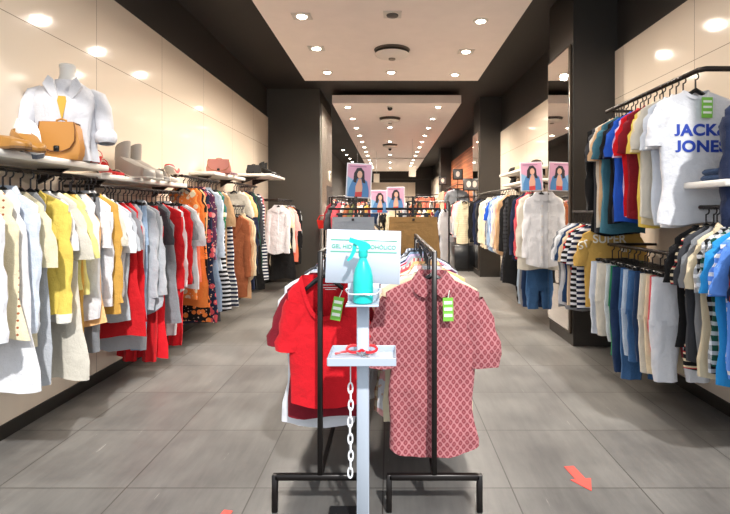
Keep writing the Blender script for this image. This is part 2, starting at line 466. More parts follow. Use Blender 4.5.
def shrink(t):
    w = t.split()
    for drop in ('pair', 'of', 'long-sleeved', 'short-sleeved', 'sleeveless', 'thinly', 'long', 'a', 'floral', 'striped', 'checked', 'the', 'pale', 'bluish', 'black', 'mid-blue'):
        if len(w) <= 16: break
        w = w[:1]+[q for q in w[1:] if q != drop]
    return ' '.join(w)
def hang_row(place, group, x, zrail, items, hw=.26, thick=.026, amp=.012, hangers=True, xs=None, crot=0.0, detail=.8, drop=.14):
    """items: (type, colour, y, pattern, colour2, {extras}); nearest first"""
    ds = [desc(i) for i in items]
    rnd = random.Random(len(items)*13+int(abs(x)*100))
    used = {}
    for k, it in enumerate(items):
        ex = dict(it[5]) if len(it) > 5 and it[5] else {}
        d = ex.pop('desc', None) or ds[k]
        lab = f'{d} {place}'
        if ds.count(ds[k]) > 1 and 'only' not in ex:
            a = ds[k-1] if k else None; b = ds[k+1] if k+1 < len(ds) else None
            def short(t): return t.replace('pair of ', '').replace('long-sleeved ', '').replace('short-sleeved ', '').replace('long ', '').replace('sleeveless ', '').replace('thinly ', '')
            if a is None: lab = f'{d} at the near end {place}'
            elif b is None: lab = f'{d} at the far end {place}'
            else: lab = f'{d} between {short(a)} and {short(b)} {place}'
        ex.pop('only', None)
        n = used.get(lab, 0); used[lab] = n+1
        if n: lab = lab.replace(' between ', f' {["second","third","fourth","fifth"][n-1]} from the front between ') if len(lab.split()) < 13 else lab
        lab = shrink(lab)
        rz = ex.pop('rz', rnd.uniform(-.10, .10)); gx = ex.pop('x', x+rnd.uniform(-.012, .012)); gz = zrail-drop
        gy = it[2]
        pants = it[0] in ('pants', 'jeans', 'shorts', 'skirt')
        if pants: gz -= .02
        kw = dict(hw=hw*rnd.uniform(.95, 1.04), thick=thick, amp=amp, rz=rz, label=lab, group=group, detail=detail); kw.update(ex)
        if crot: kw['rz'] = crot+rz
        if xs: gx, gy = xs[k], it[2]
        garment(it[0], it[1], gx, gy, gz, pat=it[3] if len(it) > 3 else None, col2=it[4] if len(it) > 4 else None, **kw)
        if hangers:
            hd = d.replace('pair of ', '')
            hl = f'black hanger of the {hd} {place}'
            if ds.count(ds[k]) > 1: hl = 'black hanger of the '+lab
            wl = shrink(hl).split()
            if len(wl) > 16: print('LONG', ' '.join(wl))
            hanger(gx, gy, zrail-drop, kw['rz'], ' '.join(wl), 'hangers '+place, clips=pants)

# ------------------------------------------------------------------ setting
black = plain('black_paint', '#2a2623', .55)
dark = plain('dark_ceiling', '#231d18', .7)
fl = MB().box(-6, 6, -6, 33, -.1, 0); 
# origin on a tile corner: x = -.04, y = 2.82
o = MB().box(-6, 6, -8, 31, -.1, 0).build('floor', mat_floor(), smooth=False, loc=(-.04, 2.82, 0)); structure(o)
YF, YB = 2.25, 32.0
XL, XR = -2.74, 2.67
cream = '#dfd0bd'
WL = structure(MB().box(XL-.2, XL, YF, 32.2, 0, 4.3).build('wall_left', black, smooth=False))
WR = structure(MB().box(XR, XR+.2, YF, 32.2, 0, 4.3).build('wall_right', black, smooth=False))
WBk = structure(MB().box(XL, XR, YB, YB+.2, 0, 4.3).build('wall_back', black, smooth=False))
lp = mat_panel('cream_lacquer', cream, 1.04, .96*S*1.0, z0=.62*S, y0=3.9*S)
# cream cladding panels on the walls
structure(MB().box(XL, XL+.03, YF, 10.9, .10, 3.66).build('wall_left_cladding', mat_panel('cream_lacquer', cream, 1.04, 1.0, z0=2.40-1.0, y0=3.62), smooth=False))
structure(MB().box(XR-.03, XR, YF, 5.75, .10, 3.46).build('wall_right_cladding', mat_panel('cream_lacquer', cream, 1.04, 1.0, z0=2.32-1.0, y0=3.4), smooth=False))
structure(MB().box(XR-.03, XR, 6.6, 11.7, .14, 3.46).build('wall_right_cladding', mat_panel('cream_lacquer', cream, 1.04, 1.0, z0=2.32-1.0, y0=3.4), smooth=False))
structure(MB().box(XR-.03, XR, 26, 31.6, .14, 3.46).build('wall_right_cladding', plain('cream_lacquer_plain', cream, .15), smooth=False))
structure(MB().box(-1.45, 1.65, YB-.03, YB, .1, 3.4).build('wall_back_cladding', mat_panel('cream_lacquer', cream, .9, 5, axis=0, rough=.1), smooth=False))
structure(MB().box(XR-.05, XR, 15.0, 21.0, 1.9, 3.66).build('wall_right_wood_cladding', mat_wood(), smooth=False))
bb = plain('baseboard_black', '#15130f', .5)
structure(MB().box(XL, XL+.045, YF, 10.9, 0, .10, 0).build('baseboard_left', bb, smooth=False))
structure(MB().box(XR-.045, XR, YF, 5.75, 0, .10, 0).build('baseboard_right', bb, smooth=False))
structure(MB().box(XR-.045, XR, 6.6, 11.7, 0, .14, 0).build('baseboard_right', bb, smooth=False))
# columns
structure(MB().box(XL, -1.56, 10.9, 12.95, 0, 4.3).build('wall_left_column', plain('column_paint', '#423e38', .45), smooth=False))
structure(MB().box(2.15, XR, 5.75, 6.6, 0, 4.3).build('wall_right_column', plain('column_paint', '#34302c', .45), smooth=False))
structure(MB().box(2.15, XR, 11.7, 12.6, 0, 4.3).build('wall_right_column', plain('column_paint', '#34302c', .45), smooth=False))
structure(MB().box(2.2, XR, 21.2, 22, 0, 4.3).build('wall_right_column', plain('column_paint', '#34302c', .45), smooth=False))
# steel cladding down the aisle side of the left column, with its intercom
structure(MB().box(-1.56, -1.535, 11.05, 12.95, 0, 4.0).build('trim_1', mat_brushed(), smooth=False))
structure(MB().box(-1.57, -1.53, 11.9, 12.97, 0, 2.2).build('trim_2', plain('dark_recess', '#1b1815', .6), smooth=False))
ic = empty('intercom', (-1.535, 12.4, 2.45), 'small white intercom on the steel side of the left column', 'intercom')
MB().box(0, .03, -.1, .1, -.13, .13, .01).build('housing', plain('ivory_plastic', '#d8d2c4', .4), ic)
MB().box(.03, .034, -.05, .05, .03, .09).build('screen', plain('dark_glass', '#20201e', .2), ic)
# ceiling
structure(MB().box(XL, XR, YF, 32.2, 4.3, 4.4).build('ceiling', dark, smooth=False))
cw = plain('ceiling_white', '#f0e4dc', .8)
structure(MB().box(-1.58, 1.63, YF, 9.1, 4.0, 4.18).build('ceiling_panel', cw, smooth=False))
structure(MB().box(-1.30, 1.60, 11.0, 22.6, 4.0, 4.18).build('ceiling_panel', cw, smooth=False))
structure(MB().box(-1.30, 1.60, 23.0, 30.4, 4.0, 4.18).build('ceiling_panel', cw, smooth=False))
structure(MB().box(XL, XR, 30.8, 31.2, 3.55, 4.3).build('wall_back_lintel', dark, smooth=False))
# shop front wall above and beside the opening (behind the photographer's frame)
structure(MB().box(XL-.2, XR+.2, YF-.2, YF, 4.15, 4.9).build('wall_front', black, smooth=False))

# mirrors on the column sides
def mirror(x, y0, y1, z0, z1, label):
    m = empty('mirror', (x, y0, z0), label, 'mirror', 'tall mirrors on the right columns')
    MB().box(-.03, 0, 0, y1-y0, 0, z1-z0, .006).build('frame', plain('mirror_edge', '#5a5046', .3, .6), m)
    n = N('mirror_glass'); n.b.inputs['Metallic'].default_value = 1; n.b.inputs['Roughness'].default_value = .02; n.b.inputs['Base Color'].default_value = (.82,.8,.77,1)
    MB().box(-.036, -.03, .03, y1-y0-.03, .03, z1-z0-.03).build('glass', n.m, m, smooth=False)
mirror(2.15, 5.78, 6.58, .14, 3.56, 'tall mirror on the aisle side of the near right column')
mirror(2.15, 11.75, 12.55, .14, 3.5, 'tall narrow mirror on the far right column by the wood wall')

# ------------------------------------------------------------------ ceiling fixtures
def emis(name, col, s):
    n = N(name); n.b.inputs['Base Color'].default_value = srgb(col); n.b.inputs['Emission Color'].default_value = srgb(col); n.b.inputs['Emission Strength'].default_value = s
    return n.m
lamp_m = emis('lamp_glow', '#fff0dc', 22)
trim_m = plain('lamp_trim', '#cfc8be', .35, .3)
def downlight_proto(square):
    r = bpy.data.objects.new('ceiling_light', None); C.objects.link(r)
    if square:
        MB().box(-.12, .12, -.10, .10, -.012, .0, .003).build('frame', trim_m, r)
        MB().lathe([(.055, -.02), (.065, -.012)], 16).build('lamp', lamp_m, r)
    else:
        MB().lathe([(.085, -.012), (.10, -.004), (.10, 0)], 20).build('frame', trim_m, r)
        MB().lathe([(.05, -.02), (.06, -.012)], 16).build('lamp', lamp_m, r)
    return r
PR = {True: downlight_proto(True), False: downlight_proto(False)}
usedp = {True: 0, False: 0}
def spot(x, y, z, power, size=.7, col=(1, .90, .78), blend=.8, ang=160):
    l = bpy.data.lights.new('ceiling_lamp', 'SPOT'); l.energy = power; l.color = col; l.spot_size = math.radians(ang); l.spot_blend = blend; l.shadow_soft_size = .05
    o = bpy.data.objects.new('ceiling_lamp', l); C.objects.link(o); o.location = (x, y, z-.04); return o
def light(x, y, square, label, power=0, z=4.0):
    o = PR[square]
    if usedp[square]: o = copy_tree(o)
    usedp[square] = 1
    o.location = (x, y, z); tag(o, label, 'ceiling light', 'ceiling downlights')
    if power: spot(x, y, z, power)
PW = 150
sidew = {-1: 'left', 1: 'right', 0: 'middle'}
ordn = ['first', 'second', 'third', 'fourth', 'fifth', 'sixth', 'seventh', 'eighth', 'ninth', 'tenth', 'eleventh', 'twelfth', 'thirteenth']
for k, y in enumerate((3.6, 4.85, 6.06, 7.26, 8.52)):
    for s, x in ((-1, -1.09), (1, 1.15)):
        sq = (s == -1 and k in (2, 3)) or (s == 1 and k == 3)
        light(x, y+(.15 if s > 0 else 0), sq, f'{"square" if sq else "round"} ceiling light, {ordn[k]} in the {sidew[s]} row of the front ceiling panel', PW*(.3, .45, .8, 1, 1)[k])
light(.02, 8.52, False, 'round ceiling light between the side rows at the far edge of the front panel', PW)
for k in range(12):
    y = 11.4+k*1.45 + (.5 if k > 7 else 0)
    for s, x in ((-1, -.98), (1, 1.12)):
        light(x, y, False, f'round ceiling light, {ordn[k]} in the {sidew[s]} row of the back ceiling', PW*2.6 if k % 2 == 0 or k == 11 else 0)
for k, y in enumerate((14.2, 17.1, 21.2, 24.6, 28)):
    light(0.0, y, False, f'round ceiling light, {ordn[k]} along the middle of the back ceiling', PW*4 if k > 2 else 0)  # the last two are extra lamps, added to brighten the back wall
for k in range(4):
    light(-2.1, 22+k*1.8, False, f'round ceiling light, {ordn[k]} in the dark ceiling strip at the far left', 0, z=4.3)
def vent(x, y, r, label):
    v = empty('ceiling_vent', (x, y, 4.0), label, 'ceiling vent', 'round ceiling vents')
    MB().lathe([(r*.93, -.03), (r, 0)], 28).build('ring', plain('vent_shadow', '#4a4038', .6), v)
    MB().lathe([(r*.25, -.13), (r*.6, -.115), (r*.9, -.085), (r*.95, -.065), (r*.8, -.05)], 28).build('disc', plain('vent_white', '#e0d6cc', .5), v)
    MB().lathe([(.02, -.15), (.05, -.148), (.055, -.12)], 14).build('centre_cap', plain('vent_cap', '#8a7c6c', .5), v)
vent(.03, 7.35, .27, 'large round ceiling vent in the middle of the front panel')
vent(.0, 12.8, .28, 'round ceiling vent nearest in the back ceiling')
vent(.0, 18.0, .28, 'round ceiling vent halfway along the back ceiling')
sp = empty('ceiling_speaker', (.03, 6.0, 4.0), 'small square ceiling speaker with dark round centre near the frame top', 'speaker')
MB().box(-.11, .11, -.1, .1, -.015, 0, .003).build('frame', trim_m, sp)
MB().lathe([(.04, -.04), (.07, -.03), (.075, -.012)], 16).build('grille', plain('speaker_grey', '#55504a', .4), sp)
for y, lb in ((11.35, 'black dome camera at the near edge of the back ceiling'), (19.0, 'black dome camera further along the back ceiling')):
    cm = empty('dome_camera', (0.0, y, 4.0), lb, 'security camera')
    MB().lathe([(.07, -.03), (.075, 0)], 16).build('mount', trim_m, cm)
    MB().lathe([(.012, -.10), (.04, -.09), (.058, -.06), (.06, -.03)], 16).build('dome', plain('dome_black', '#111111', .15), cm)
for x, y, lb in ((.75, 16.5, 'white card hanging from the back ceiling on the right'), (-1.2, 18, 'white card hanging from the back ceiling on the left'), (-.55, 20, 'white card hanging from the middle of the back ceiling')):
    c = empty('hanging_card', (x, y, 2.72), lb, 'hanging sign', 'white hanging cards')
    MB().box(-.12, .12, -.008, .008, 0, .36).build('card', plain('card_white', '#e9e2cf', .6), c)
    MB().tube([(0, 0, .36), (0, 0, 1.27)], .004, 5).build('cord', plain('cord_grey', '#888888', .6), c)

# ------------------------------------------------------------------ rails and shelves
steel_b = plain('rail_dark_steel', '#2c2522', .35, .5)
white_m = plain('shelf_white', '#f0ece4', .35)
def wall_rail(x, y0, y1, z, wallx, label, hooks=True):
    r = empty('clothes_rail', (x, (y0+y1)/2, z), label, 'clothes rail')
    h = (y1-y0)/2
    MB().tube([(0, -h, 0), (0, h, 0)], .016, 10).build('bar', steel_b, r)
    for y in (-h+.02, h-.02):
        MB().tube([(0, y, 0), (wallx-x, y, 0)], .014, 8).build('bracket', steel_b, r)
    return r
def shelf(x0, x1, y0, y1, z, label, t=.045):
    s_ = empty('wall_shelf', ((x0+x1)/2, (y0+y1)/2, z), label, 'shelf')
    hx, hy = (x1-x0)/2, (y1-y0)/2
    MB().box(-hx, hx, -hy, hy, -t, 0, .006).build('board', white_m, s_)
    wx = -hx+.03 if x0 < 0 else hx-.03
    for y in (-hy+.25, hy-.25):
        sx = 1 if x0 < 0 else -1
        MB().prism([(wx-.03*sx if 0 else wx, -t), (wx+sx*hx*1.1, -t), (wx, -t-.12)], y-.012, y+.012).build('bracket', steel_b, s_)
    return s_
wall_rail(-2.42, 2.62, 4.04, 1.86, XL+.03, 'dark clothes rail under the front left shelf')
wall_rail(-2.42, 4.06, 5.68, 1.80, XL+.03, 'dark clothes rail under the boots shelf on the left wall')
wall_rail(-2.42, 5.7, 6.9, 2.0, XL+.03, 'dark clothes rail beyond the boots shelf on the left wall')
wall_rail(-2.42, 7.5, 8.9, 2.02, XL+.03, 'upper dark clothes rail under the pink bag shelf')
wall_rail(-2.22, 6.95, 7.45, 1.66, XL+.03, 'short clothes rail holding the brown blazer on the left')
wall_rail(-2.12, 9.2, 10.6, 1.80, XL+.03, 'dark clothes rail beside the left column')
shelf(XL+.03, -2.28, 2.3, 3.98, 1.96, 'white shelf with the mannequin bust on the left wall')
shelf(XL+.03, -2.39, 4.06, 5.78, 1.905, 'white shelf with grey ankle boots on the left wall')
shelf(XL+.03, -2.36, 6.6, 8.0, 2.12, 'white shelf with the pink bag on the left wall')
shelf(XL+.03, -2.1, 8.6, 9.8, 2.24, 'white shelf with black shoes next to the left column')

L = [('shirt', 'white', 2.74, None, None, {'L': .95}), ('dress', 'cream', 2.89, 'dots', 'brown', {'L': .88, 'desc': 'cream eyelet sleeveless dress'}), ('dress', 'white', 2.97, None, None, {'L': 1.22}),
     ('shirt', 'bluewhite', 3.05, None, None, {'L': .98}), ('blouse', 'cream', 3.13, None, None, {'L': 1.0}), ('dress', 'palegrey', 3.20, None, None, {'L': 1.25, 'only': 1}),
     ('blazer', 'yellow', 3.29, None, None, {'L': .82, 'cuff': '#f4f0e4', 'desc': 'yellow blazer with white cuffs', 'hw': .25}), ('tee', 'white', 3.37, None, None, {'L': .9}), ('dress', 'offwhite', 3.44, None, None, {'L': 1.3, 'sleeve': 'wide', 'desc': 'white wide-sleeved linen dress', 'hw': .24}),
     ('blouse', 'paleyellow', 3.51, None, None, {'L': .70}), ('dress', 'mustard', 3.58, None, None, {'L': 1.18, 'desc': 'mustard long dress'}), ('tank', 'paleyellow', 3.64, None, None, {'L': .75}),
     ('tank', 'white', 3.69, None, None, {'L': .95}), ('tank', 'peach', 3.74, None, None, {'L': 1.0}), ('pants', 'grey', 3.79, None, None, {'L': 1.2}), ('sshirt', 'white', 3.84, None, None, {'L': 1.0}),
     ('shirt', 'white', 3.89, None, None, {'L': .9}), ('cardi', 'mustard', 3.94, None, None, {'L': .95}), ('tee', 'offwhite', 3.99, None, None, {})]
hang_row('on the front left rail', 'clothes on the front left rail', -2.42, 1.86, L, hw=.225, amp=.017)
B = [('sshirt', 'white', 4.11, None, None, {'L': .85}), ('tee', 'palegrey', 4.17, None, None, {'L': 1.0}), ('dress', 'red', 4.23, None, None, {'L': 1.15}), ('tee', 'grey', 4.30, None, None, {'L': .7}),
     ('tank', 'red', 4.36, None, None, {'L': 1.05}), ('dress', 'palegrey', 4.43, None, None, {'L': 1.32}), ('pants', 'lightdenim', 4.50, None, None, {'L': 1.32}), ('cardi', 'palegrey', 4.58, None, None, {'L': 1.0}),
     ('shirt', 'palegrey', 4.66, None, None, {'L': 1.05}), ('pants', 'red', 4.74, None, None, {'L': 1.5}), ('dress', 'brightred', 4.82, None, None, {'L': 1.5}), ('tee', 'charcoal', 4.89, None, None, {'L': 1.0}),
     ('dress', 'grey', 4.96, None, None, {'L': 1.2}), ('blazer', 'red', 5.05, None, None, {'L': .95, 'hw': .26}), ('pants', 'white', 5.14, None, None, {'L': 1.35}), ('shirt', 'white', 5.22, None, None, {'L': 1.0}),
     ('pants', 'brightred', 5.30, None, None, {'L': 1.5}), ('cardi', 'red', 5.38, None, None, {'L': .85}), ('tee', 'grey', 5.46, None, None, {'L': .9}), ('blouse', 'white', 5.54, None, None, {}), ('tank', 'coral', 5.62, None, None, {})]
hang_row('under the boots shelf', 'clothes under the boots shelf', -2.42, 1.80, B, hw=.225, amp=.017)
CC = [('tank', 'orange', 'floral', 'cream', 1.3), ('dress', 'orange', None, None, 1.4), ('dress', 'black', 'floral', 'orange', 1.6), ('tank', 'peach', None, None, 1.1), ('dress', 'navy', 'floral', 'rose', 1.65), ('shirt', 'plum', 'floral', 'pink', 1.2),
      ('dress', 'lightdenim', None, None, 1.55), ('dress', 'charcoal', None, None, 1.7), ('shirt', 'paleblue', None, None, 1.1), ('dress', 'black', 'stripe', 'white', 1.6), ('dress', 'olive', 'floral', 'cream', 1.5),
      ('tank', 'green', 'floral', 'cream', 1.3), ('dress', 'teal', 'floral', 'white', 1.6), ('blouse', 'tan', None, None, 1.2), ('dress', 'navy', 'stripe', 'white', 1.6)]
hang_row('on the rail beyond the boots shelf', 'printed clothes beyond the boots shelf', -2.42, 2.0, [(t, c, 5.76+i*.078, p, c2, {'L': l}) for i, (t, c, p, c2, l) in enumerate(CC)], hw=.225, amp=.017)
D2 = [('blazer', 'brown', None, None, 1.15), ('blazer', 'tan', None, None, 1.2), ('shirt', 'beige', None, None, 1.0), ('blazer', 'navy', None, None, 1.1), ('blazer', 'black', None, None, 1.1)]
hang_row('on the short lower left rail', 'blazers on the short lower left rail', -2.22, 1.66, [(t, c, 7.0+i*.09, p, c2, {'L': l}) for i, (t, c, p, c2, l) in enumerate(D2)], hw=.225, amp=.017)
D = [('tee', 'offwhite', None, None, 1.0), ('tank', 'white', None, None, 1.1), ('tee', 'peach', None, None, 1.0), ('dress', 'orange', None, None, 1.3), ('shirt', 'navy', None, None, 1.2), ('dress', 'black', None, None, 1.6),
     ('dress', 'darkgreen', None, None, 1.5), ('shirt', 'charcoal', None, None, 1.2), ('dress', 'offwhite', None, None, 1.6), ('dress', 'navy', 'stripe', 'white', 1.5), ('tank', 'rose', None, None, 1.0)]
hang_row('under the pink bag shelf', 'clothes under the pink bag shelf', -2.42, 2.02, [(t, c, 7.58+i*.115, p, c2, {'L': l}) for i, (t, c, p, c2, l) in enumerate(D)], hw=.225, amp=.017)
E = [('shirt', 'white', None, None, .9), ('tee', 'cream', None, None, .8), ('dress', 'black', None, None, 1.4), ('shirt', 'offwhite', None, None, 1.2), ('blouse', 'pink', None, None, .9), ('tank', 'coral', None, None, 1.1),
     ('tee', 'white', 'stripe', 'black', .8), ('cardi', 'pink', None, None, .9), ('dress', 'orange', None, None, 1.1), ('blazer', 'black', None, None, 1.2), ('shirt', 'palegrey', None, None, 1.0)]
hang_row('beside the left column', 'clothes beside the left column', -2.12, 1.80, [(t, c, 9.3+i*.115, p, c2, {'L': l}) for i, (t, c, p, c2, l) in enumerate(E)], hw=.225, amp=.017)

# right wall -------------------------------------------------------
rr = empty('clothes_rail', (2.25, 4.3, 2.62), 'high dark rail with angled end carrying t-shirts on the right wall', 'clothes rail')
MB().tube([(.40, -.76, 0), (.03, -.76, 0), (0, -.72, 0), (0, .78, 0)], .02, 10).build('bar', steel_b, rr)
MB().tube([(0, .76, 0), (.40, .76, 0)], .016, 8).build('bracket', steel_b, rr)
U = [('tee', 'white', 3.64, None, None, {'L': .98, 'thick': .035, 'rz': -.04, 'detail': 1.2, 'hw': .29, 'desc': 'white t-shirt with blue JACK & JONES lettering', 'amp': .008, 'x': 2.27}), ('tee', 'white', 3.75, None, None, {'L': 1.0}), ('tee', 'bluewhite', 3.84, None, None, {'L': .98}),
     ('tee', 'offwhite', 3.93, None, None, {'L': .95}), ('tee', 'cream', 4.02, None, None, {'L': 1.0}), ('tee', 'yellow', 4.10, None, None, {'L': 1.02}), ('tee', 'maroon', 4.18, None, None, {'L': .95}),
     ('tee', 'brightred', 4.26, None, None, {'L': .95}), ('tee', 'lilac', 4.34, None, None, {'L': .95}), ('tee', 'blue', 4.42, None, None, {'L': 1.0}), ('tee', 'navy', 4.50, None, None, {'L': 1.0}), ('tee', 'black', 4.58, None, None, {'L': 1.0}),
     ('tee', 'teal', 4.66, None, None, {'L': 1.1}), ('tee', 'tan', 4.73, None, None, {'L': 1.0}), ('tee', 'offwhite', 4.80, None, None, {'L': 1.05}), ('tee', 'charcoal', 4.87, None, None, {'L': 1.1, 'hw': .25}), ('shirt', 'black', 4.95, None, None, {'L': 1.15, 'hw': .27})]
hang_row('on the high right rail', 't-shirts on the high right rail', 2.25, 2.62, U, hw=.23)
wall_rail(2.28, 2.75, 3.6, 1.62, XR-.03, 'lower dark rail of t-shirts nearest on the right')
LR = [('tee', 'darkdenim', 2.78, 'check', 'maroon'), ('tee', 'maroon', 2.85, None, None), ('polo', 'navy', 2.91, None, None), ('polo', 'cornflower', 2.98, None, None), ('tee', 'cornflower', 3.05, 'stripe', 'white'), ('tee', 'sky', 3.11, None, None),
      ('tee', 'darkgreen', 3.17, 'check', 'white'), ('tee', 'black', 3.23, 'check', 'white'), ('polo', 'beige', 3.29, None, None), ('tee', 'grey', 3.35, None, None), ('tee', 'charcoal', 3.41, None, None), ('tee', 'black', 3.47, 'multistripe', 'beige'), ('tee', 'black', 3.53, None, None)]
hang_row('on the nearest right rail', 't-shirts on the nearest right rail', 2.28, 1.62, [(t, c, y, p, c2, {'L': .88+.06*((i*7) % 3)}) for i, (t, c, y, p, c2) in enumerate(LR)], hw=.235)
wall_rail(2.18, 3.62, 4.88, 1.26, XR-.03, 'low dark rail of trousers and jeans on the right wall')
T = [('pants', 'white', 3.66, .78), ('pants', 'rose', 3.73, .62), ('pants', 'beige', 3.80, .76), ('pants', 'offwhite', 3.88, .78), ('jeans', 'darkdenim', 3.97, .72), ('jeans', 'denim', 4.05, .75), ('jeans', 'lightdenim', 4.13, .72),
     ('jeans', 'denim', 4.21, .95), ('jeans', 'darkdenim', 4.30, .92), ('pants', 'green', 4.39, .80), ('jeans', 'palegrey', 4.50, .70), ('pants', 'offwhite', 4.60, .68), ('pants', 'palegrey', 4.70, .70), ('pants', 'bluewhite', 4.80, .70)]
hang_row('on the low right rail', 'trousers on the low right rail', 2.18, 1.26, [(t, c, y, 'denim' if t == 'jeans' else None, None, {'L': l}) for t, c, y, l in T], hw=.27, thick=.03)
wall_rail(2.14, 4.90, 5.72, 1.58, XR-.03, 'dark rail of small t-shirts against the near right column')
G = [('tee', 'gold', 4.96, None, None, {'L': .82, 'hw': .30, 'detail': 1.2, 'rz': .0, 'x': 2.24, 'amp': .006, 'desc': 'mustard t-shirt with SUPER lettering', 'thick': .032, 'spread': .02}),
     ('tee', 'navy', 5.06, 'stripe', 'white', {}), ('tee', 'black', 5.14, 'stripe', 'white', {}), ('tee', 'red', 5.22, 'stripe', 'navy', {}), ('tee', 'beige', 5.30, None, None, {}), ('tee', 'denim', 5.38, None, None, {}), ('tee', 'palegrey', 5.46, None, None, {'L': .95}),
     ('tee', 'white', 5.54, None, None, {'L': .9}), ('tee', 'grey', 5.62, None, None, {'L': .95})]
hang_row('by the near right column', 't-shirts by the near right column', 2.14, 1.58, [(g[0], g[1], g[2], g[3], g[4], dict({'L': .86}, **g[5])) for g in G], hw=.25)
# small right shelf with folded jeans
shelf(2.16, XR-.03, 3.15, 3.62, 1.80, 'small white shelf above the nearest right rail')

# section behind the near column
wall_rail(2.03, 6.7, 11.3, 1.96, XR-.03, 'long dark rail behind the near right column')
R2 = [('shirt', 'white', 6.74, None, None, {'L': 1.02, 'detail': 1.0, 'rz': 0, 'x': 2.08}), ('blouse', 'offwhite', 6.86, None, None, {'L': 1.05, 'sleeve': 'long'}), ('shirt', 'rose', 6.98), ('shirt', 'navy', 7.1), ('blazer', 'navy', 7.25), ('dress', 'black', 7.45), ('pants', 'black', 7.65),
      ('dress', 'charcoal', 7.85, 'check', 'black'), ('tank', 'black', 8.0), ('shirt', 'tan', 8.18), ('shirt', 'pink', 8.35), ('shirt', 'offwhite', 8.5), ('shirt', 'bluewhite', 8.65, 'finestripe', 'blue'), ('shirt', 'lightdenim', 8.85), ('tee', 'blue', 9.0),
      ('shirt', 'palegrey', 9.2, 'finestripe', 'navy'), ('cardi', 'cream', 9.4), ('blazer', 'beige', 9.6), ('shirt', 'offwhite', 9.85), ('cardi', 'black', 10.1), ('blazer', 'charcoal', 10.3), ('blazer', 'navy', 10.55), ('shirt', 'black', 10.8), ('blazer', 'black', 11.05)]
hang_row('behind the near right column', 'clothes behind the near right column', 2.03, 1.96, [tuple(list(g)+[None]*(5-len(g)))+(({}),) if len(g) < 6 else g for g in R2], hw=.235)
wall_rail(2.2, 6.85, 7.6, 0.98, XR-.03, 'low rail of blue jeans under the white shirts')
hang_row('under the white shirts', 'jeans under the white shirts', 2.12, .98, [(t, c, 6.95+i*.13, 'denim' if t == 'jeans' else None, None, {'L': .62}) for i, (t, c) in enumerate([('jeans', 'denim'), ('jeans', 'darkdenim'), ('pants', 'grey'), ('jeans', 'lightdenim'), ('pants', 'black')])], hw=.26, thick=.03)
shelf(2.32, XR-.03, 8.0, 10.4, 2.34, 'upper white shelf of folded caps on the right wall')
shelf(2.34, XR-.03, 8.0, 10.2, 2.12, 'lower white shelf of folded caps on the right wall')

# right side further back
wall_rail(1.95, 12.75, 14.4, 1.96, XR, 'dark rail beyond the far right column')
R3 = [('cardi', 'cream', 12.85, 'stripe', 'beige', {'L': 1.1, 'rz': .3}), ('shirt', 'palegrey', 13.05), ('cardi', 'pink', 13.25), ('shirt', 'rose', 13.45), ('tee', 'charcoal', 13.65), ('shirt', 'beige', 13.9), ('cardi', 'black', 14.15)]
hang_row('beyond the far right column', 'clothes beyond the far right column', 1.95, 1.96, [tuple(list(g)+[None]*(5-len(g)))+(({}),) if len(g) < 6 else g for g in R3], hw=.235)
wall_rail(2.0, 14.6, 17.4, 2.36, XR-.05, 'high rail under the wood wall on the right')
R4 = [('tee', 'grey', 14.7, None, None, {'L': 1.25, 'hw': .32}), ('shirt', 'charcoal', 15.1), ('tee', 'coral', 15.5), ('shirt', 'red', 15.9), ('tee', 'beige', 16.4, None, None, {'L': 1.1, 'x': 1.85}), ('shirt', 'white', 16.9), ('tee', 'orange', 17.2)]
hang_row('under the wood wall', 'clothes under the wood wall', 2.0, 2.36, [tuple(list(g)+[None]*(5-len(g)))+(({}),) if len(g) < 6 else g for g in R4], hw=.235)
wall_rail(1.75, 14.6, 17.4, 1.45, XR-.05, 'low rail under the wood wall on the right')
R5 = [('tee', 'white', 14.8), ('shirt', 'coral', 15.1), ('shirt', 'white', 15.4), ('tee', 'red', 15.7), ('shirt', 'orange', 16.0), ('tee', 'palegrey', 16.3), ('shirt', 'beige', 16.7), ('tee', 'charcoal', 17.1)]
hang_row('on the low rail under the wood wall', 'clothes low under the wood wall', 1.75, 1.45, [tuple(list(g)+[None]*(5-len(g)))+({'L': 1.0},) for g in R5], hw=.25)
cr = empty('clothes_rail', (1.95, 24.2, 2.36), 'far rail of coral t-shirts across the right of the shop', 'clothes rail')
MB().tube([(-.6, 0, 0), (.72, 0, 0)], .016, 8).build('bar', steel_b, cr)
for s in (-.55, .55): MB().tube([(s, 0, 0), (s, 0, -2.36)], .016, 8).build('leg', steel_b, cr)
hang_row('on the far coral rail', 'coral t-shirts on the far rail', 1.9, 2.36, [('tee', 'coral', 24.05, None, None, {'L': .95, 'desc': 'coral t-shirt facing the entrance'}), ('tee', 'coral', 24.05, None, None, {'L': .95, 'desc': 'coral t-shirt facing the entrance'}), ('tee', 'coral', 24.05, None, None, {'L': .95, 'desc': 'coral t-shirt facing the entrance'})],
         hw=.25, xs=[1.50, 2.02, 2.48])
# left wall beyond the column
wall_rail(-2.2, 14.0, 24.0, 2.1, XL, 'long dark rail beyond the left column')
cl = ['white', 'black', 'beige', 'rose', 'cream', 'navy', 'white', 'coral', 'black', 'offwhite', 'olive', 'red', 'palegrey', 'tan', 'black', 'white', 'orange', 'charcoal', 'cream', 'maroon']
ty = ['shirt', 'dress', 'tee', 'blouse', 'shirt', 'blazer', 'tee', 'dress', 'shirt', 'cardi', 'tee', 'dress', 'shirt', 'dress', 'tee', 'dress', 'shirt', 'tee', 'blazer', 'blouse']
hang_row('on the rail beyond the left column', 'clothes beyond the left column', -2.05, 2.1, [(ty[i], cl[i], 14.3+i*.48, 'floral' if i % 5 == 1 else None, 'rose' if i % 5 == 1 else None, {}) for i in range(20)], hw=.225, amp=.017)

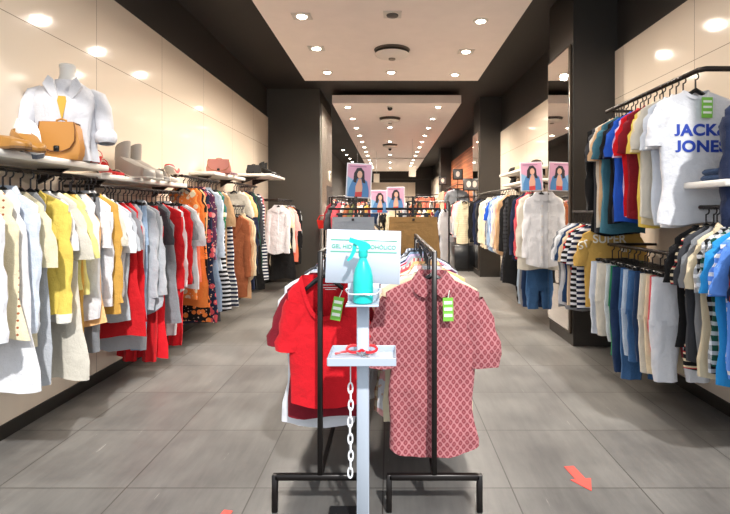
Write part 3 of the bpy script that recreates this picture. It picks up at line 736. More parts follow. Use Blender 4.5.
# ------------------------------------------------------------------ free-standing racks in the aisle
rackm = plain('rack_black_steel', '#1a1513', .35, .4)
def floor_rack(x, y0, y1, z, label, wbase=.48, cx=None):
    r = empty('clothes_rack', (x, y0, 0), label, 'clothes rack', 'black clothes racks in the aisle')
    d = y1-y0; c = (cx if cx is not None else x)-x
    MB().box(-.0135, .0135, -.0135, .0135, .18, z+.012, .003).build('upright', rackm, r)
    MB().box(-.0135, .0135, d-.0135, d+.0135, .18, z+.012, .003).build('upright', rackm, r)
    MB().box(-.012, .012, 0, d, z-.014, z+.012, .003).build('rail', rackm, r)
    MB().box(-.012, .012, 0, d, .17, .195, .003).build('lower_bar', rackm, r)
    for yy in (0, d):
        b = MB(); b.box(c-wbase/2, c+wbase/2, yy-.015, yy+.015, .17, .2, .004); b.build('base_bar', rackm, r)
        for s in (-1, 1):
            MB().box(c+s*wbase/2-.015, c+s*wbase/2+.015, yy-.015, yy+.015, 0, .199, .003).build('foot', rackm, r)
    return r
floor_rack(-.37, 2.6, 4.5, 1.37, 'black floor rack with the red t-shirt at the entrance', cx=-.37)
floor_rack(.235, 2.6, 4.5, 1.37, 'black floor rack with the pink printed shirt at the entrance')
LRk = [('tee', 'brightred', 2.70, None, None, {'L': .70, 'hw': .205, 'neck': .125, 'scoop': .22, 'thick': .035, 'sleeve': 'short', 'rz': 0.02, 'detail': 1.3, 'amp': .010, 'flare': .98, 'desc': 'bright red scoop-neck t-shirt with green tag', 'x': -.36, 'spread': .0}),
       ('tee', 'maroon', 2.79, None, None, {'L': .80, 'hw': .222, 'spread': .03, 'thick': .028}), ('tee', 'white', 2.87, None, None, {'L': .88, 'hw': .235, 'spread': -.03}), ('tee', 'paleblue', 2.96, None, None, {'L': .86, 'hw': .24}), ('tee', 'bluewhite', 3.05), ('tank', 'black', 3.14),
       ('shirt', 'white', 3.24), ('tee', 'palegrey', 3.34), ('shirt', 'paleblue', 3.44), ('tee', 'charcoal', 3.54), ('tee', 'offwhite', 3.64), ('shirt', 'bluewhite', 3.74), ('tee', 'black', 3.84), ('tee', 'navy', 3.94), ('tee', 'grey', 4.04), ('tee', 'rose', 4.14), ('tee', 'cream', 4.24), ('tee', 'denim', 4.34)]
hang_row('on the left entrance rack', 'tops on the left entrance rack', -.37, 1.37, [tuple(list(g)+[None]*(5-len(g)))+({'L': .85},) if len(g) < 6 else g for g in LRk], hw=.235, thick=.03)
RRk = [('sshirt', 'lattice', 2.71, 'lattice', 'latticedark', {'L': .99, 'hw': .262, 'sleeve': 'big', 'spread': -.055, 'thick': .045, 'rz': .0, 'detail': 1.4, 'amp': .022, 'flare': .93, 'desc': 'pink lattice print short-sleeved shirt with green tag', 'x': .235}),
       ('tee', 'cream', 2.83, None, None, {'L': .85, 'hw': .28}), ('sshirt', 'white', 2.92, 'floral', 'pink', {'L': .92, 'hw': .285}), ('shirt', 'beige', 3.01, 'check', 'brown'), ('tee', 'white', 3.10), ('shirt', 'peach', 3.19), ('tee', 'rose', 3.28), ('shirt', 'offwhite', 3.37, 'finestripe', 'rose'),
       ('tee', 'plum', 3.46, 'stripe', 'white'), ('shirt', 'palegrey', 3.55), ('tee', 'brightred', 3.64), ('shirt', 'lilac', 3.73), ('tee', 'navy', 3.82), ('shirt', 'lightdenim', 3.91), ('tee', 'bluewhite', 4.0), ('shirt', 'charcoal', 4.09), ('tee', 'grey', 4.18), ('shirt', 'bluewhite', 4.27, 'finestripe', 'navy'), ('tee', 'black', 4.36)]
hang_row('on the right entrance rack', 'shirts on the right entrance rack', .235, 1.37, [tuple(list(g)+[None]*(5-len(g)))+({'L': .9},) if len(g) < 6 else g for g in RRk], hw=.25, thick=.03)

# racks with the shorts
def arm_rack(x, y, z, label):
    r = empty('clothes_rack', (x, y, 0), label, 'clothes rack', 'black racks with shorts')
    MB().box(-.014, .014, -.014, .014, 0, z+.14, .003).build('upright', rackm, r)
    MB().box(-.28, .28, -.012, .012, z, z+.024, .003).build('cross_bar', rackm, r)
    MB().box(-.012, .012, 0, 1.5, z, z+.024, .003).build('rail', rackm, r)
    MB().box(-.014, .014, 1.486, 1.514, 0, z, .003).build('upright', rackm, r)
    for yy in (0, 1.5):
        MB().box(-.24, .24, yy-.015, yy+.015, 0, .03, .003).build('base_bar', rackm, r)
    return r
arm_rack(-.35, 5.0, 1.60, 'black rack in the aisle with grey shorts and a poster')
arm_rack(.235, 5.0, 1.60, 'black rack in the aisle with tan shorts')
garment('shorts', 'palegrey', -.37, 4.93, 1.53, L=.55, hw=.27, thick=.03, detail=1, label='pale grey pair of shorts clipped to the aisle rack below the poster', group='shorts on the aisle racks')
garment('shorts', 'khaki', .235, 4.93, 1.53, L=.55, hw=.31, thick=.03, detail=1, label='tan pair of shorts clipped to the aisle rack on the right', group='shorts on the aisle racks')
hanger(-.37, 4.93, 1.56, 0, 'black clip hanger of the pale grey shorts', 'clip hangers of the shorts', True)
hanger(.235, 4.93, 1.56, 0, 'black clip hanger of the tan shorts', 'clip hangers of the shorts', True)
sc_ = ['black', 'white', 'navy', 'beige', 'rose', 'charcoal', 'white', 'olive']
for sx, nm in ((-.35, 'grey'), (.235, 'tan')):
    hang_row(f'behind the {nm} shorts', f'tops behind the {nm} shorts', sx, 1.61, [('tee' if i % 2 else 'tank', sc_[(i+(sx > 0)*3) % 8], 5.15+i*.17, 'floral' if i % 3 == 1 else None, 'cream' if i % 3 == 1 else None, {'L': .8}) for i in range(7)], hw=.22)
# cross racks further down the aisle
def cross_rack(y, x0, x1, z, label):
    r = empty('clothes_rack', ((x0+x1)/2, y, 0), label, 'clothes rack', 'black racks across the aisle'); h = (x1-x0)/2
    MB().tube([(-h, 0, z), (h, 0, z)], .014, 8).build('rail', rackm, r)
    for s in (-h, h):
        MB().tube([(s, 0, 0), (s, 0, z)], .014, 8).build('upright', rackm, r)
        MB().box(s-.015, s+.015, -.22, .22, 0, .03, .003).build('foot', rackm, r)
rnd = random.Random(5)
pal = ['white', 'black', 'cream', 'red', 'navy', 'beige', 'tan', 'offwhite', 'charcoal', 'rose', 'palegrey', 'brown', 'olive', 'coral', 'white', 'mustard', 'maroon', 'denim']
for y, x0, x1, z, nm, n in ((8.0, -.95, .15, 1.82, 'first', 13), (8.3, .3, 1.0, 1.74, 'second', 8), (10.5, -1.3, .6, 1.88, 'third', 14), (13.2, -1.3, 1.2, 1.95, 'fourth', 15)):
    cross_rack(y, x0, x1, z, f'black rack across the aisle, {nm} beyond the shorts')
    xs = [x0+.08+(x1-x0-.16)*i/(n-1) for i in range(n)]
    off = rnd.randint(0, 17)
    its = [(['tee', 'blouse', 'tank', 'shirt'][(i*3+off) % 4], pal[(i+off) % 18], y, 'floral' if i % 3 == 2 else None, 'cream' if i % 3 == 2 and pal[(i+off) % 18] != 'cream' else ('rose' if i % 3 == 2 else None), {'L': .9}) for i in range(n)]
    hang_row(f'on the {nm} cross rack', f'clothes on the {nm} cross rack', 0, z, its, hw=.24, xs=xs, crot=PI/2-.5)

# ------------------------------------------------------------------ posters
def flat(poly, off, name, mat, parent):
    MB().prism(poly, -off-.0015, -off).build(name, mat, parent, smooth=False)
def oval(cx, cz, rx, rz_, n=16, a0=0): return [(cx+rx*math.cos(2*PI*k/n+a0), cz+rz_*math.sin(2*PI*k/n+a0)) for k in range(n)]
def poster(x, y, z, w, h, label, pole=True, ry=0, rz=0, foot=0):
    p = empty('poster', (x, y, z), label, 'poster', 'pink and blue fashion posters', rz)
    p.rotation_euler = (0, ry, rz)
    MB().box(-w/2-.012, w/2+.012, -.004, .008, -.012, h+.012).build('holder', plain('poster_edge', '#e9e6ea', .3), p)
    q = lambda pts: [(a*w, b*h) for a, b in pts]
    flat(q([(-.5, 0), (.5, 0), (.5, 1), (-.5, 1)]), .006, 'backdrop_print', plain('poster_pink', '#d9a2bb', .35), p)
    flat(q([(-.5, .0), (-.5, .62), (-.2, .5), (.0, .35), (-.05, 0)]), .008, 'blue_shape', plain('poster_sky', '#8fb7d8', .35), p)
    flat(q([(-.44, 0), (-.42, .25), (-.28, .50), (-.06, .58), (.16, .58), (.36, .48), (.44, .22), (.45, 0)]), .010, 'printed_jacket', plain('poster_denim', '#4f83b8', .4), p)
    flat(q([(-.12, .0), (-.14, .3), (-.02, .55), (.10, .55), (.17, .3), (.14, 0)]), .012, 'printed_top', plain('poster_skin', '#d6a48c', .4), p)
    flat(q([(-.14, 0), (-.14, .14), (.16, .16), (.15, 0)]), .014, 'printed_red_band', plain('poster_red', '#c8423e', .4), p)
    flat(q([(-.24, .46), (-.22, .72), (-.10, .88), (.08, .90), (.22, .78), (.24, .56), (.30, .42), (.16, .44), (.10, .58), (-.08, .56), (-.12, .42)]), .014, 'printed_hair', plain('poster_hair', '#2a2226', .4), p)
    flat([(a, b) for a, b in oval(.03*w, .68*h, .11*w, .12*h)], .016, 'printed_face', plain('poster_face', '#d9ab94', .4), p)
    flat(q([(-.42, .92), (.30, .92), (.30, .95), (-.42, .95)]), .010, 'printed_line', plain('poster_line', '#a87894', .4), p)
    if foot:
        MB().tube([(0, .003, 0), (0, .003, -foot)], .010, 6).build('pole', rackm, p)
        MB().lathe([(.12, -foot), (.12, -foot+.015)], 16).build('base', rackm, p)
    return p
poster(-.325, 5.0, 1.735, .235, .33, 'pink and blue fashion poster standing above the grey shorts', ry=.05)
poster(-.16, 7.6, 1.56, .26, .34, 'smaller fashion poster just left of the one in mid-aisle', foot=1.56)
poster(.085, 7.4, 1.60, .25, .34, 'fashion poster standing in mid-aisle above the tan shorts', foot=1.60)
poster(1.93, 6.66, 1.87, .28, .37, 'fashion poster above the white shirts beside the mirror', ry=-.04)
for x, y, z, lb in ((2.04, 12.7, 2.1, 'small black framed portrait above the cream cardigan'), (2.02, 14.6, 2.5, 'small black framed portrait left of the wood wall mirror'), (2.0, 18.6, 2.55, 'furthest small black framed portrait on the right side')):
    p = empty('framed_portrait', (x, y, z), lb, 'picture', 'small black framed portraits')
    MB().box(-.15, .15, -.01, .01, 0, .32, .004).build('frame', plain('frame_black', '#161414', .4), p)
    flat([(-.12, .03), (.12, .03), (.12, .29), (-.12, .29)], .011, 'print', plain('print_grey', '#4b4848', .5), p)
    flat(oval(0, .17, .06, .085), .013, 'printed_face', plain('print_face', '#cbbcb0', .5), p)
    MB().tube([(0, .0, 0), (0, .0, -z)], .01, 6).build('pole', rackm, p)

# ------------------------------------------------------------------ lettering
def lettering(text, size, x, y, z, mat, parent, name='lettering', rx=PI/2, bold=.0, align='CENTER', ry=0, spacing=1.0, fixj=False):
    cu = bpy.data.curves.new(name, 'FONT'); cu.body = text; cu.size = size; cu.align_x = align; cu.extrude = .0015; cu.offset = bold; cu.space_character = spacing
    tmp = bpy.data.objects.new('tmp', cu); C.objects.link(tmp)
    dg = bpy.context.evaluated_depsgraph_get(); me = bpy.data.meshes.new_from_object(tmp.evaluated_get(dg))
    bpy.data.objects.remove(tmp); bpy.data.curves.remove(cu)
    if fixj:
        import bmesh
        bm = bmesh.new(); bm.from_mesh(me); bmesh.ops.remove_doubles(bm, verts=bm.verts, dist=1e-6); seen = set()
        for v0 in bm.verts:
            if v0 in seen: continue
            isl = [v0]; seen.add(v0)
            for v in isl:
                for e in v.link_edges:
                    u = e.other_vert(v)
                    if u not in seen: seen.add(u); isl.append(u)
            lo, hi = min(v.co.y for v in isl), max(v.co.y for v in isl)
            if lo < -.03*size:
                for v in isl: v.co.y = (v.co.y-lo)*hi/(hi-lo)
        bm.to_mesh(me); bm.free()
    me.name = name; me.materials.clear(); me.materials.append(mat)
    o = bpy.data.objects.new(name, me); C.objects.link(o); o.location = (x, y, z); o.rotation_euler = (rx, ry, 0); o.parent = parent
    return o
def on_cloth(o, parent, gap=.0035):
    from mathutils.bvhtree import BVHTree
    trees = []
    for ch in parent.children_recursive:
        if ch.type == 'MESH' and (ch.name.startswith('body') or ch.name.startswith('sleeve')):
            trees.append(BVHTree.FromPolygons([v.co for v in ch.data.vertices], [list(p.vertices) for p in ch.data.polygons]))
    mw = Matrix.Translation(o.location) @ o.rotation_euler.to_matrix().to_4x4()
    import bmesh
    bm = bmesh.new(); bm.from_mesh(o.data); bmesh.ops.triangulate(bm, faces=bm.faces)
    bmesh.ops.subdivide_edges(bm, edges=[e for e in bm.edges if e.calc_length() > .02], cuts=2, use_grid_fill=True)
    bm.transform(mw); bm.to_mesh(o.data); bm.free(); o.location = (0, 0, 0); o.rotation_euler = (0, 0, 0)
    ys = [v.co.y for v in o.data.vertices]; mid = (min(ys)+max(ys))/2
    for v in o.data.vertices:
        front = v.co.y < mid
        best = None
        for t in trees:
            h = t.ray_cast(Vector((v.co.x, -1, v.co.z)), Vector((0, 1, 0)))
            if h[0] is not None and (best is None or h[0].y < best): best = h[0].y
        if best is not None: v.co.y = best-(gap if front else gap*.3)
def find(prefix, word):
    for o in bpy.data.objects:
        if o.name.startswith(prefix) and o.get('label') and word in o['label']: return o
jj = find('t_shirt', 'JACK & JONES')
blue_ink = plain('blue_print', '#1b3fa8', .6)
for tx, zz in (('JACK&', -.335), ('JONES', -.455)):
    lo = lettering(tx, .122, .025, -.062, zz, blue_ink, jj, bold=.0045, spacing=1.06, fixj=True); on_cloth(lo, jj)
def tagcard(parent, x, y, z, rot=.15, w=.06, h=.12):
    t = empty('price_tag', (0, 0, 0), '', 'tag'); del t['label']; del t['category']
    t.parent = parent; t.location = (x, y, z); t.rotation_euler = (0, rot, 0); t.name = 'price_tag'
    t['label'] = 'green and white swing tag'
    MB().box(-w/2, w/2, -.003, .003, -h, 0).build('card', plain('tag_green', '#7cc044', .5), t, smooth=False)
    for i in range(3): MB().box(-w*.40, w*.40, -.005, -.003, -h*(.18+.27*i)-.012, -h*(.18+.27*i)+.004).build('printed_line', plain('tag_white', '#f0f4e8', .5), t, smooth=False)
    MB().tube([(0, 0, -.005), (.01, .005, .04)], .002, 4).build('string', plain('tag_white', '#f0f4e8', .5), t)
tagcard(jj, .055, -.052, -.055, .02, .075, .15)
sd = find('t_shirt', 'SUPER')
wink = plain('worn_white_print', '#e9e4d6', .7)
for tx, sz, xx, zz, ry in (('SUPER', .12, -.03, -.17, 0), ('dry', .085, .14, -.26, 0), ('ST', .10, -.285, -.22, -.35)):
    on_cloth(lettering(tx, sz, xx, -.052, zz, wink, sd, bold=.002, ry=ry), sd)
rt = find('t_shirt', 'bright red scoop')
tagcard(rt, .085, -.062, -.10, .18, .055, .125)
for i, (w, z) in enumerate(((.12, -.045), (.08, -.06), (.06, -.07))):
    MB().box(.03-w/2, .03+w/2, .020, .022, z-.003, z+.001).build('printed_label', plain('label_white', '#f3dede', .6), rt, smooth=False)
ps = find('shirt', 'pink lattice')
tagcard(ps, .075, -.085, -.10, -.02, .055, .125)

# ------------------------------------------------------------------ sanitizer stand
sw = plain('stand_white_enamel', '#b9c3d0', .35, .1)
st = empty('sanitizer_stand', (-.132, 2.4, 0), 'white metal hand sanitizer stand with tray between the entrance racks', 'stand')
MB().box(-.03, .03, -.015, .015, .02, 1.16, .004).build('post', sw, st)
MB().box(-.19, .02, .04, .22, .002, .02, .004).build('base_plate', plain('base_black', '#1c1c1e', .4), st)
MB().box(-.03, .03, -.02, .1, .002, .02, .003).build('base_plate', plain('base_black', '#1c1c1e', .4), st)
ty_ = MB(); ty_.box(-.155, .16, -.155, .055, .885, .895); tr = ty_.build('tray', sw, st, smooth=False)
MB().box(-.155, .16, -.16, -.15, .885, .922, .002).build('tray_lip', sw, tr, smooth=False)
MB().box(-.155, .16, .05, .058, .885, .922, .002).build('tray_lip', sw, tr, smooth=False)
for x in (-.157, .155): MB().box(x, x+.006, -.158, .056, .885, .922, .002).build('tray_lip', sw, tr, smooth=False)
bp = MB(); bp.box(-.075, .08, -.13, .012, 1.150, 1.158, .002); hp = bp.build('bottle_plate', sw, st)
MB().box(-.075, .08, .006, .016, 1.15, 1.24, .002).build('back_plate', sw, hp)
ring = [(-.075, .005, 1.215), (-.082, -.03, 1.212), (-.06, -.115, 1.208), (-.04, -.125, 1.208), (.05, -.125, 1.208), (.07, -.115, 1.208), (.086, -.03, 1.212), (.08, .005, 1.215)]
MB().tube(ring, .0045, 6).build('holder_ring', plain('ring_wire', '#e6ebee', .25, .4), hp)
# sign board
sg = empty('sign_board', (-.135, 2.43, 1.235), 'white sign reading GEL HIDROALCOHÓLICO behind the teal bottle', 'sign')
sg.rotation_euler = (math.radians(-4), math.radians(1.5), 0)
MB().box(-.186, .184, -.006, .006, 0, .265, .003).build('board', plain('acrylic_white', '#ccd3e0', .25), sg)
gi = plain('green_print', '#63b79a', .5)
MB().box(-.165, .165, -.0085, -.006, .212, .217).build('printed_line', gi, sg, smooth=False)
MB().box(-.165, .165, -.0085, -.006, .154, .159).build('printed_line', gi, sg, smooth=False)
lettering('GEL HIDROALCOHÓLICO', .0275, 0, -.0075, .173, gi, sg, bold=.0003)
# bottle
bt = empty('spray_bottle', (-.128, 2.33, 1.158), 'teal spray bottle with trigger head on the sanitizer stand', 'spray bottle')
tm = plain('teal_plastic', '#1fc9c2', .3)
MB().lathe([(.040, 0), (.047, .006), (.048, .02), (.048, .10), (.046, .13), (.038, .165), (.024, .195), (.018, .21), (.018, .225)], 24).build('bottle_body', tm, bt)
hd = MB(); hd.lathe([(.021, .22), (.022, .225), (.022, .25), (.018, .252)], 16)
hd.prism([(.02, .25), (.036, .262), (.034, .278), (.012, .292), (-.04, .305), (-.062, .312), (-.066, .290), (-.04, .282), (-.022, .27), (-.018, .25)], -.016, .016)
sh_ = hd.build('spray_head', tm, bt)
MB().prism([(-.03, .285), (-.046, .284), (-.052, .25), (-.064, .222), (-.078, .205), (-.070, .198), (-.05, .214), (-.034, .245)], -.009, .009).build('trigger', tm, sh_)
# red-handled scissors in the tray
sc2 = empty('scissors', (-.145, 2.36, .908), 'red-handled scissors lying in the white stand tray', 'scissors')
redp = plain('red_plastic', '#d8202a', .35)
for s, cx in ((-1, -.03), (1, .045)):
    pts = [(cx+.036*math.cos(a), .032+.02*math.sin(a), .002+.012*(1+math.sin(a))) for a in [2*PI*k/14 for k in range(15)]]
    MB().tube(pts, .007, 6, False).build('handle', redp, sc2)
    MB().tube([(cx*.6, .012, .004), (.01, -.01, .0), (s*-.02+.04, -.07, -.004)], [.005, .005, .002], 5).build('blade', plain('blade_steel', '#b8bcc0', .25, 1), sc2)
MB().tube([(-.12, -.0, 0), (-.09, .015, .004), (-.05, .01, .01)], .006, 5).build('cord', redp, sc2)
# chain
ch = empty('plastic_chain', (-.192, 2.38, .885), 'white plastic chain hanging down beside the stand post', 'chain')
cm_ = plain('chain_white', '#eef0f4', .35)
MB().tube([(0, 0, 0), (0, 0, -.125)], .003, 5).build('string', cm_, ch)
for i in range(11):
    pts = []
    for k in range(13):
        a = 2*PI*k/12; u, v = .011*math.cos(a), .026*math.sin(a)
        pts.append((u, 0, v) if i % 2 == 0 else (0, u, v))
    MB().tube(pts, .0045, 5, False).build('link', cm_, ch, loc=(.002*math.sin(i), 0, -.15-i*.041))
# arrow stickers on the floor
def arrow(x, y, k, rz, label):
    a = MB().prismz([(-.028*k, .12*k), (.028*k, .12*k), (.028*k, -.01), (.058*k, -.01), (0, -.12*k), (-.058*k, -.01), (-.028*k, -.01)], .001, .004).build('floor_arrow', plain('arrow_red', '#e04a40', .5), None, smooth=False, loc=(x, y, 0), rot=(0, 0, rz))
    tag(a, label, 'floor sticker', 'red floor arrows')
arrow(1.13, 2.92, 1.12, .12, 'red arrow sticker on the grey floor right of the racks')
arrow(-.88, 2.50, .9, -.2, 'red arrow sticker at the bottom edge left of the racks')

# ------------------------------------------------------------------ things on the shelves
def shoe(kind, col, loc, rz, label, group, k=1.0, rx=0, ry=0, sole='#e9e4da', inner='#3a2c20'):
    names = {'boot': 'ankle_boot', 'pump': 'high_heel_shoe', 'loafer': 'loafer', 'sneaker': 'sneaker', 'sandal': 'sandal'}
    r = empty(names[kind], loc, label, 'shoe', group, rz); r.rotation_euler = (rx, ry, rz)
    Ln = .33*k; raise_ = {'boot': .055, 'pump': .10, 'loafer': .014, 'sneaker': .02, 'sandal': .08}[kind]*k
    m = plain('shoe_leather', col, .45)
    rings = []; srings = []
    n = 14
    for i in range(n+1):
        t = i/n
        w = (.030+.022*math.sin(PI*min(1, t*1.15+.05))*1.0)*k if t < .85 else (.047*(1-((t-.85)/.15)**2*.75))*k
        if t < .08: w *= .75+.25*t/.08
        zb = raise_*(1 if t < .18 else max(0, 1-(t-.18)/.45)**1.6 if t < .63 else 0)
        hh = {'boot': .10, 'pump': .055, 'loafer': .06, 'sneaker': .075, 'sandal': .03}[kind]*k*(1 if t < .5 else 1-.55*((t-.5)/.5))
        if kind == 'pump' and .25 < t < .62: hh *= .62
        if i == n: hh *= .6; w *= .7
        opening = t < (.42 if kind in ('loafer', 'sneaker') else .62 if kind == 'pump' else .0) and t > .06
        dip = hh*.2 if opening else hh*1.02
        x = Ln*(t-.35)
        rings.append([(x, -w, zb), (x, -w*1.03, zb+hh*.5), (x, -w*.86, zb+hh*.93), (x, -w*.72, zb+hh*.96), (x, -w*.5, zb+dip), (x, 0, zb+dip), (x, w*.5, zb+dip), (x, w*.72, zb+hh*.96), (x, w*.86, zb+hh*.93), (x, w*1.03, zb+hh*.5), (x, w, zb), (x, 0, zb)])
        st_ = {'sneaker': .022, 'loafer': .010}.get(kind, .006)*k
        srings.append([(x, -w*1.05, zb-st_), (x, -w*1.05, zb+.002), (x, w*1.05, zb+.002), (x, w*1.05, zb-st_)])
    if kind == 'sandal':
        MB().loft([[(p[0], p[1], srings[i][1][2]+(.012 if j in (1, 2) else 0)) for j, p in enumerate(srings[i])] for i in range(n+1)]).build('footbed', m, r)
        for t0, hz in ((.62, .05), (.75, .045), (.1, .08)):
            x = Ln*(t0-.35); w = .05*k; zb = raise_ if t0 < .2 else 0
            MB().loft([[(x-.014, w*math.cos(a)*1.0, zb+hz*k*math.sin(a)), (x+.014, w*math.cos(a), zb+hz*k*math.sin(a)), (x+.014, w*1.08*math.cos(a), zb+hz*1.08*k*math.sin(a)), (x-.014, w*1.08*math.cos(a), zb+hz*1.08*k*math.sin(a))] for a in [PI*q/10 for q in range(11)]]).build('strap', m, r)
    else:
        MB().loft(rings).build('upper', m, r)
    MB().loft(srings).build('sole', plain('shoe_sole', sole, .6), r, smooth=False)
    if kind in ('boot', 'pump', 'sandal', 'loafer'):
        x = -Ln*.33; hw_ = {'boot': .028, 'pump': .012, 'loafer': .034, 'sandal': .026}[kind]*k
        MB().loft([[(x-a*1.0+.015*k, -b, z), (x+a+.015*k, -b, z), (x+a+.015*k, b, z), (x-a+.015*k, b, z)] for a, b, z in ((hw_, hw_, -.004), (hw_*1.6, hw_*1.4, raise_))]).build('heel', plain('shoe_heel', '#3a2a20' if kind != 'boot' else '#4a443e', .5), r, smooth=False)
    if kind == 'boot':
        sh = []
        for i in range(7):
            t = i/6; z = raise_+(.07+.11*t)*k
            sh.append([((-.075+.008*t)*k+(.058-.003*t)*k*math.cos(q), .042*k*math.sin(q), z+(.025*k*math.cos(q) if i == 6 else 0)) for q in [2*PI*j/18 for j in range(18)]])
        MB().loft(sh, False, False).build('shaft', m, r)
    return r
def handbag(loc, rz, col, w, h, d, label, name='handbag', hard=True, strap=True, rim=None, clasp='#1a1a1a'):
    b = empty(name, loc, label, 'handbag', None, rz)
    m = plain('bag_leather_'+col, col, .42); mm = plain('bag_edge', rim or '#8a5a28', .5)
    prof = [(-w/2*.86, 0), (w/2*.86, 0), (w/2*.98, h*.15), (w/2, h*.35), (w/2*.86, h*.86), (w/2*.74, h), (-w/2*.74, h), (-w/2*.86, h*.86), (-w/2, h*.35), (-w/2*.98, h*.15)]
    def ring(k, y, dz=0): return [(x*k, y, h*.5+(z-h*.5)*k+dz) for x, z in prof]
    MB().loft([ring(.9, -d/2), ring(1, -d/2+.012), ring(1, d/2-.012), ring(.9, d/2)]).build('body', m, b)
    fp = [(w/2*.80, h*1.01), (w/2*.86, h*.8), (w/2*.84, h*.5), (w/2*.62, h*.30), (w/2*.3, h*.22), (0, h*.20), (-w/2*.3, h*.22), (-w/2*.62, h*.30), (-w/2*.84, h*.5), (-w/2*.86, h*.8), (-w/2*.80, h*1.01)]
    MB().prism(fp, -d/2-.016, -d/2+.004).build('flap', m, b)
    MB().tube([(x, -d/2-.017, z) for x, z in fp], .004, 5).build('flap_edge', mm, b)
    MB().box(-w/2*.78, w/2*.78, -d/2-.014, d/2, h*.985, h*1.02, .006).build('top_edge', mm, b)
    MB().box(-.018, .018, -d/2-.03, -d/2-.014, h*.2, h*.36, .006).build('clasp', plain('bag_clasp', clasp, .3, .4), b)
    if strap:
        MB().tube([(-w*.12, 0, h*1.0), (-w*.11, 0, h*1.09), (0, 0, h*1.13), (w*.11, 0, h*1.09), (w*.12, 0, h*1.0)], .008, 6).build('handle', m, b)
    return b
Z1, Z2, Z3, Z4 = 1.96, 1.905, 2.12, 2.24
handbag((-2.36, 3.52, Z1), .18, '#b9803c', .275, .26, .11, 'tan leather saddle handbag standing below the mannequin bust', rim='#6a3f1c')
shoe('loafer', '#9c6c2a', (-2.36, 2.98, Z1+.012), -.45, 'nearer mustard leather loafer at the left picture edge', 'mustard loafers', 1.2, sole='#6a4822', inner='#33261a')
shoe('loafer', '#9c6c2a', (-2.37, 3.17, Z1+.06), -.62, 'mustard leather loafer tipped onto its mate beside the tan handbag', 'mustard loafers', 1.2, sole='#6a4822', ry=.22)
shoe('sneaker', '#eceef0', (-2.45, 3.30, Z1+.10), -.75, 'white sneaker leaning behind the mustard loafers', None, 1.3, ry=.4, sole='#5c6472')
shoe('sandal', '#c5221c', (-2.45, 4.2, Z2+.004), -.9, 'red strappy sandal lying at the near end of the boots shelf', 'red sandals', .8)
shoe('sandal', '#c5221c', (-2.36, 3.93, Z1+.004), -1.2, 'red strappy sandal on the corner of the mannequin shelf', 'red sandals', .75)
shoe('boot', '#9b948c', (-2.47, 4.66, Z2+.004), -.35, 'grey suede ankle boot with block heel, nearer of the pair', 'grey ankle boots', 1.35)
shoe('boot', '#9b948c', (-2.47, 4.86, Z2+.004), -.45, 'grey suede ankle boot with block heel, farther of the pair', 'grey ankle boots', 1.35)
shoe('pump', '#c41f26', (-2.58, 4.46, Z2+.004), -.3, 'flat red shoe lying behind the grey ankle boots', None, .9)
shoe('pump', '#a09a94', (-2.46, 5.08, Z2+.004), -.3, 'grey pointed shoe between the boots and the grey clutch', None, 1.0)
handbag((-2.58, 5.26, Z2), .2, '#8d857c', .36, .13, .06, 'grey clutch bag behind the pointed shoes', name='clutch_bag', strap=False, rim='#5a544e')
shoe('pump', '#c41f26', (-2.44, 5.5, Z2+.06), -1.35, 'red and cream high heel standing on its tip by the clutch', 'red high heels', 1.15, ry=-.5)
shoe('pump', '#ddd2c4', (-2.44, 5.34, Z2+.004), -.6, 'pale high heel in front of the red one', None, 1.0)
handbag((-2.46, 7.05, Z3), .25, '#b3746a', .34, .2, .16, 'dusty pink handbag on the far left shelf')
shoe('pump', '#7d5a66', (-2.47, 7.5, Z3+.004), -.7, 'plum high heel beside the dusty pink handbag', None, 1.0)
shoe('boot', '#141312', (-2.3, 9.0, Z4+.004), -.3, 'black ankle boot, nearest on the shelf by the left column', 'black shoes by the left column', .95)
shoe('boot', '#141312', (-2.3, 9.2, Z4+.004), -.4, 'black ankle boot, second on the shelf by the left column', 'black shoes by the left column', .95)
shoe('pump', '#141312', (-2.3, 9.45, Z4+.004), -.4, 'black high heel at the far end of the shelf by the column', 'black shoes by the left column', 1.0)
handbag((-2.45, 8.8, Z4), .3, '#1a1716', .26, .16, .12, 'small black handbag beside the black boots', rim='#0e0d0c')
# caps and folded pieces on the right shelves
for i, (y, c, zz) in enumerate(((8.3, '#3a2c22', 2.34), (8.75, '#8a5f3c', 2.34), (9.3, '#c9b08a', 2.34), (9.8, '#2a2622', 2.34), (8.6, '#201e1c', 2.12), (9.2, '#5a4a38', 2.12), (9.7, '#1c1b1a', 2.12))):
    cp = empty('cap', (2.48, y, zz), ['dark brown cap nearest on the upper right shelf', 'tan brown cap on the upper right shelf', 'beige cap on the upper right shelf', 'black cap farthest on the upper right shelf', 'black cap nearest on the lower right shelf', 'olive brown cap on the lower right shelf', 'black cap farthest on the lower right shelf'][i], 'cap', 'caps on the right shelves', rz=-.4)
    MB().lathe([(.11, 0), (.112, .03), (.10, .07), (.07, .1), (.02, .115)], 18).build('crown', fabric(c), cp)
    MB().prismz([(-.09, -.06), (-.075, -.16), (-.03, -.2), (.03, -.2), (.075, -.16), (.09, -.06)], .002, .012).build('brim', fabric(c), cp)
fj = empty('folded_jeans', (2.42, 3.38, 1.80), 'folded dark jeans on the small white right shelf', 'jeans')
for i in range(2):
    MB().box(-.20+i*.01, .18, -.14, .14, i*.045, i*.045+.042, .016).build('fold', fabric(COL['darkdenim'], 'denim', '#3a5378'), fj)
garment('blazer', 'navy', 2.43, 3.24, 2.36, L=.56, pat='denim', col2='#27324f', hw=.2, thick=.06, label='dark denim jacket hanging at the right picture edge', sleeve='long', rz=-.2)
hanger(2.43, 3.24, 2.36, -.2, 'black hanger of the dark denim jacket at the right picture edge', 'hanger of the denim jacket')
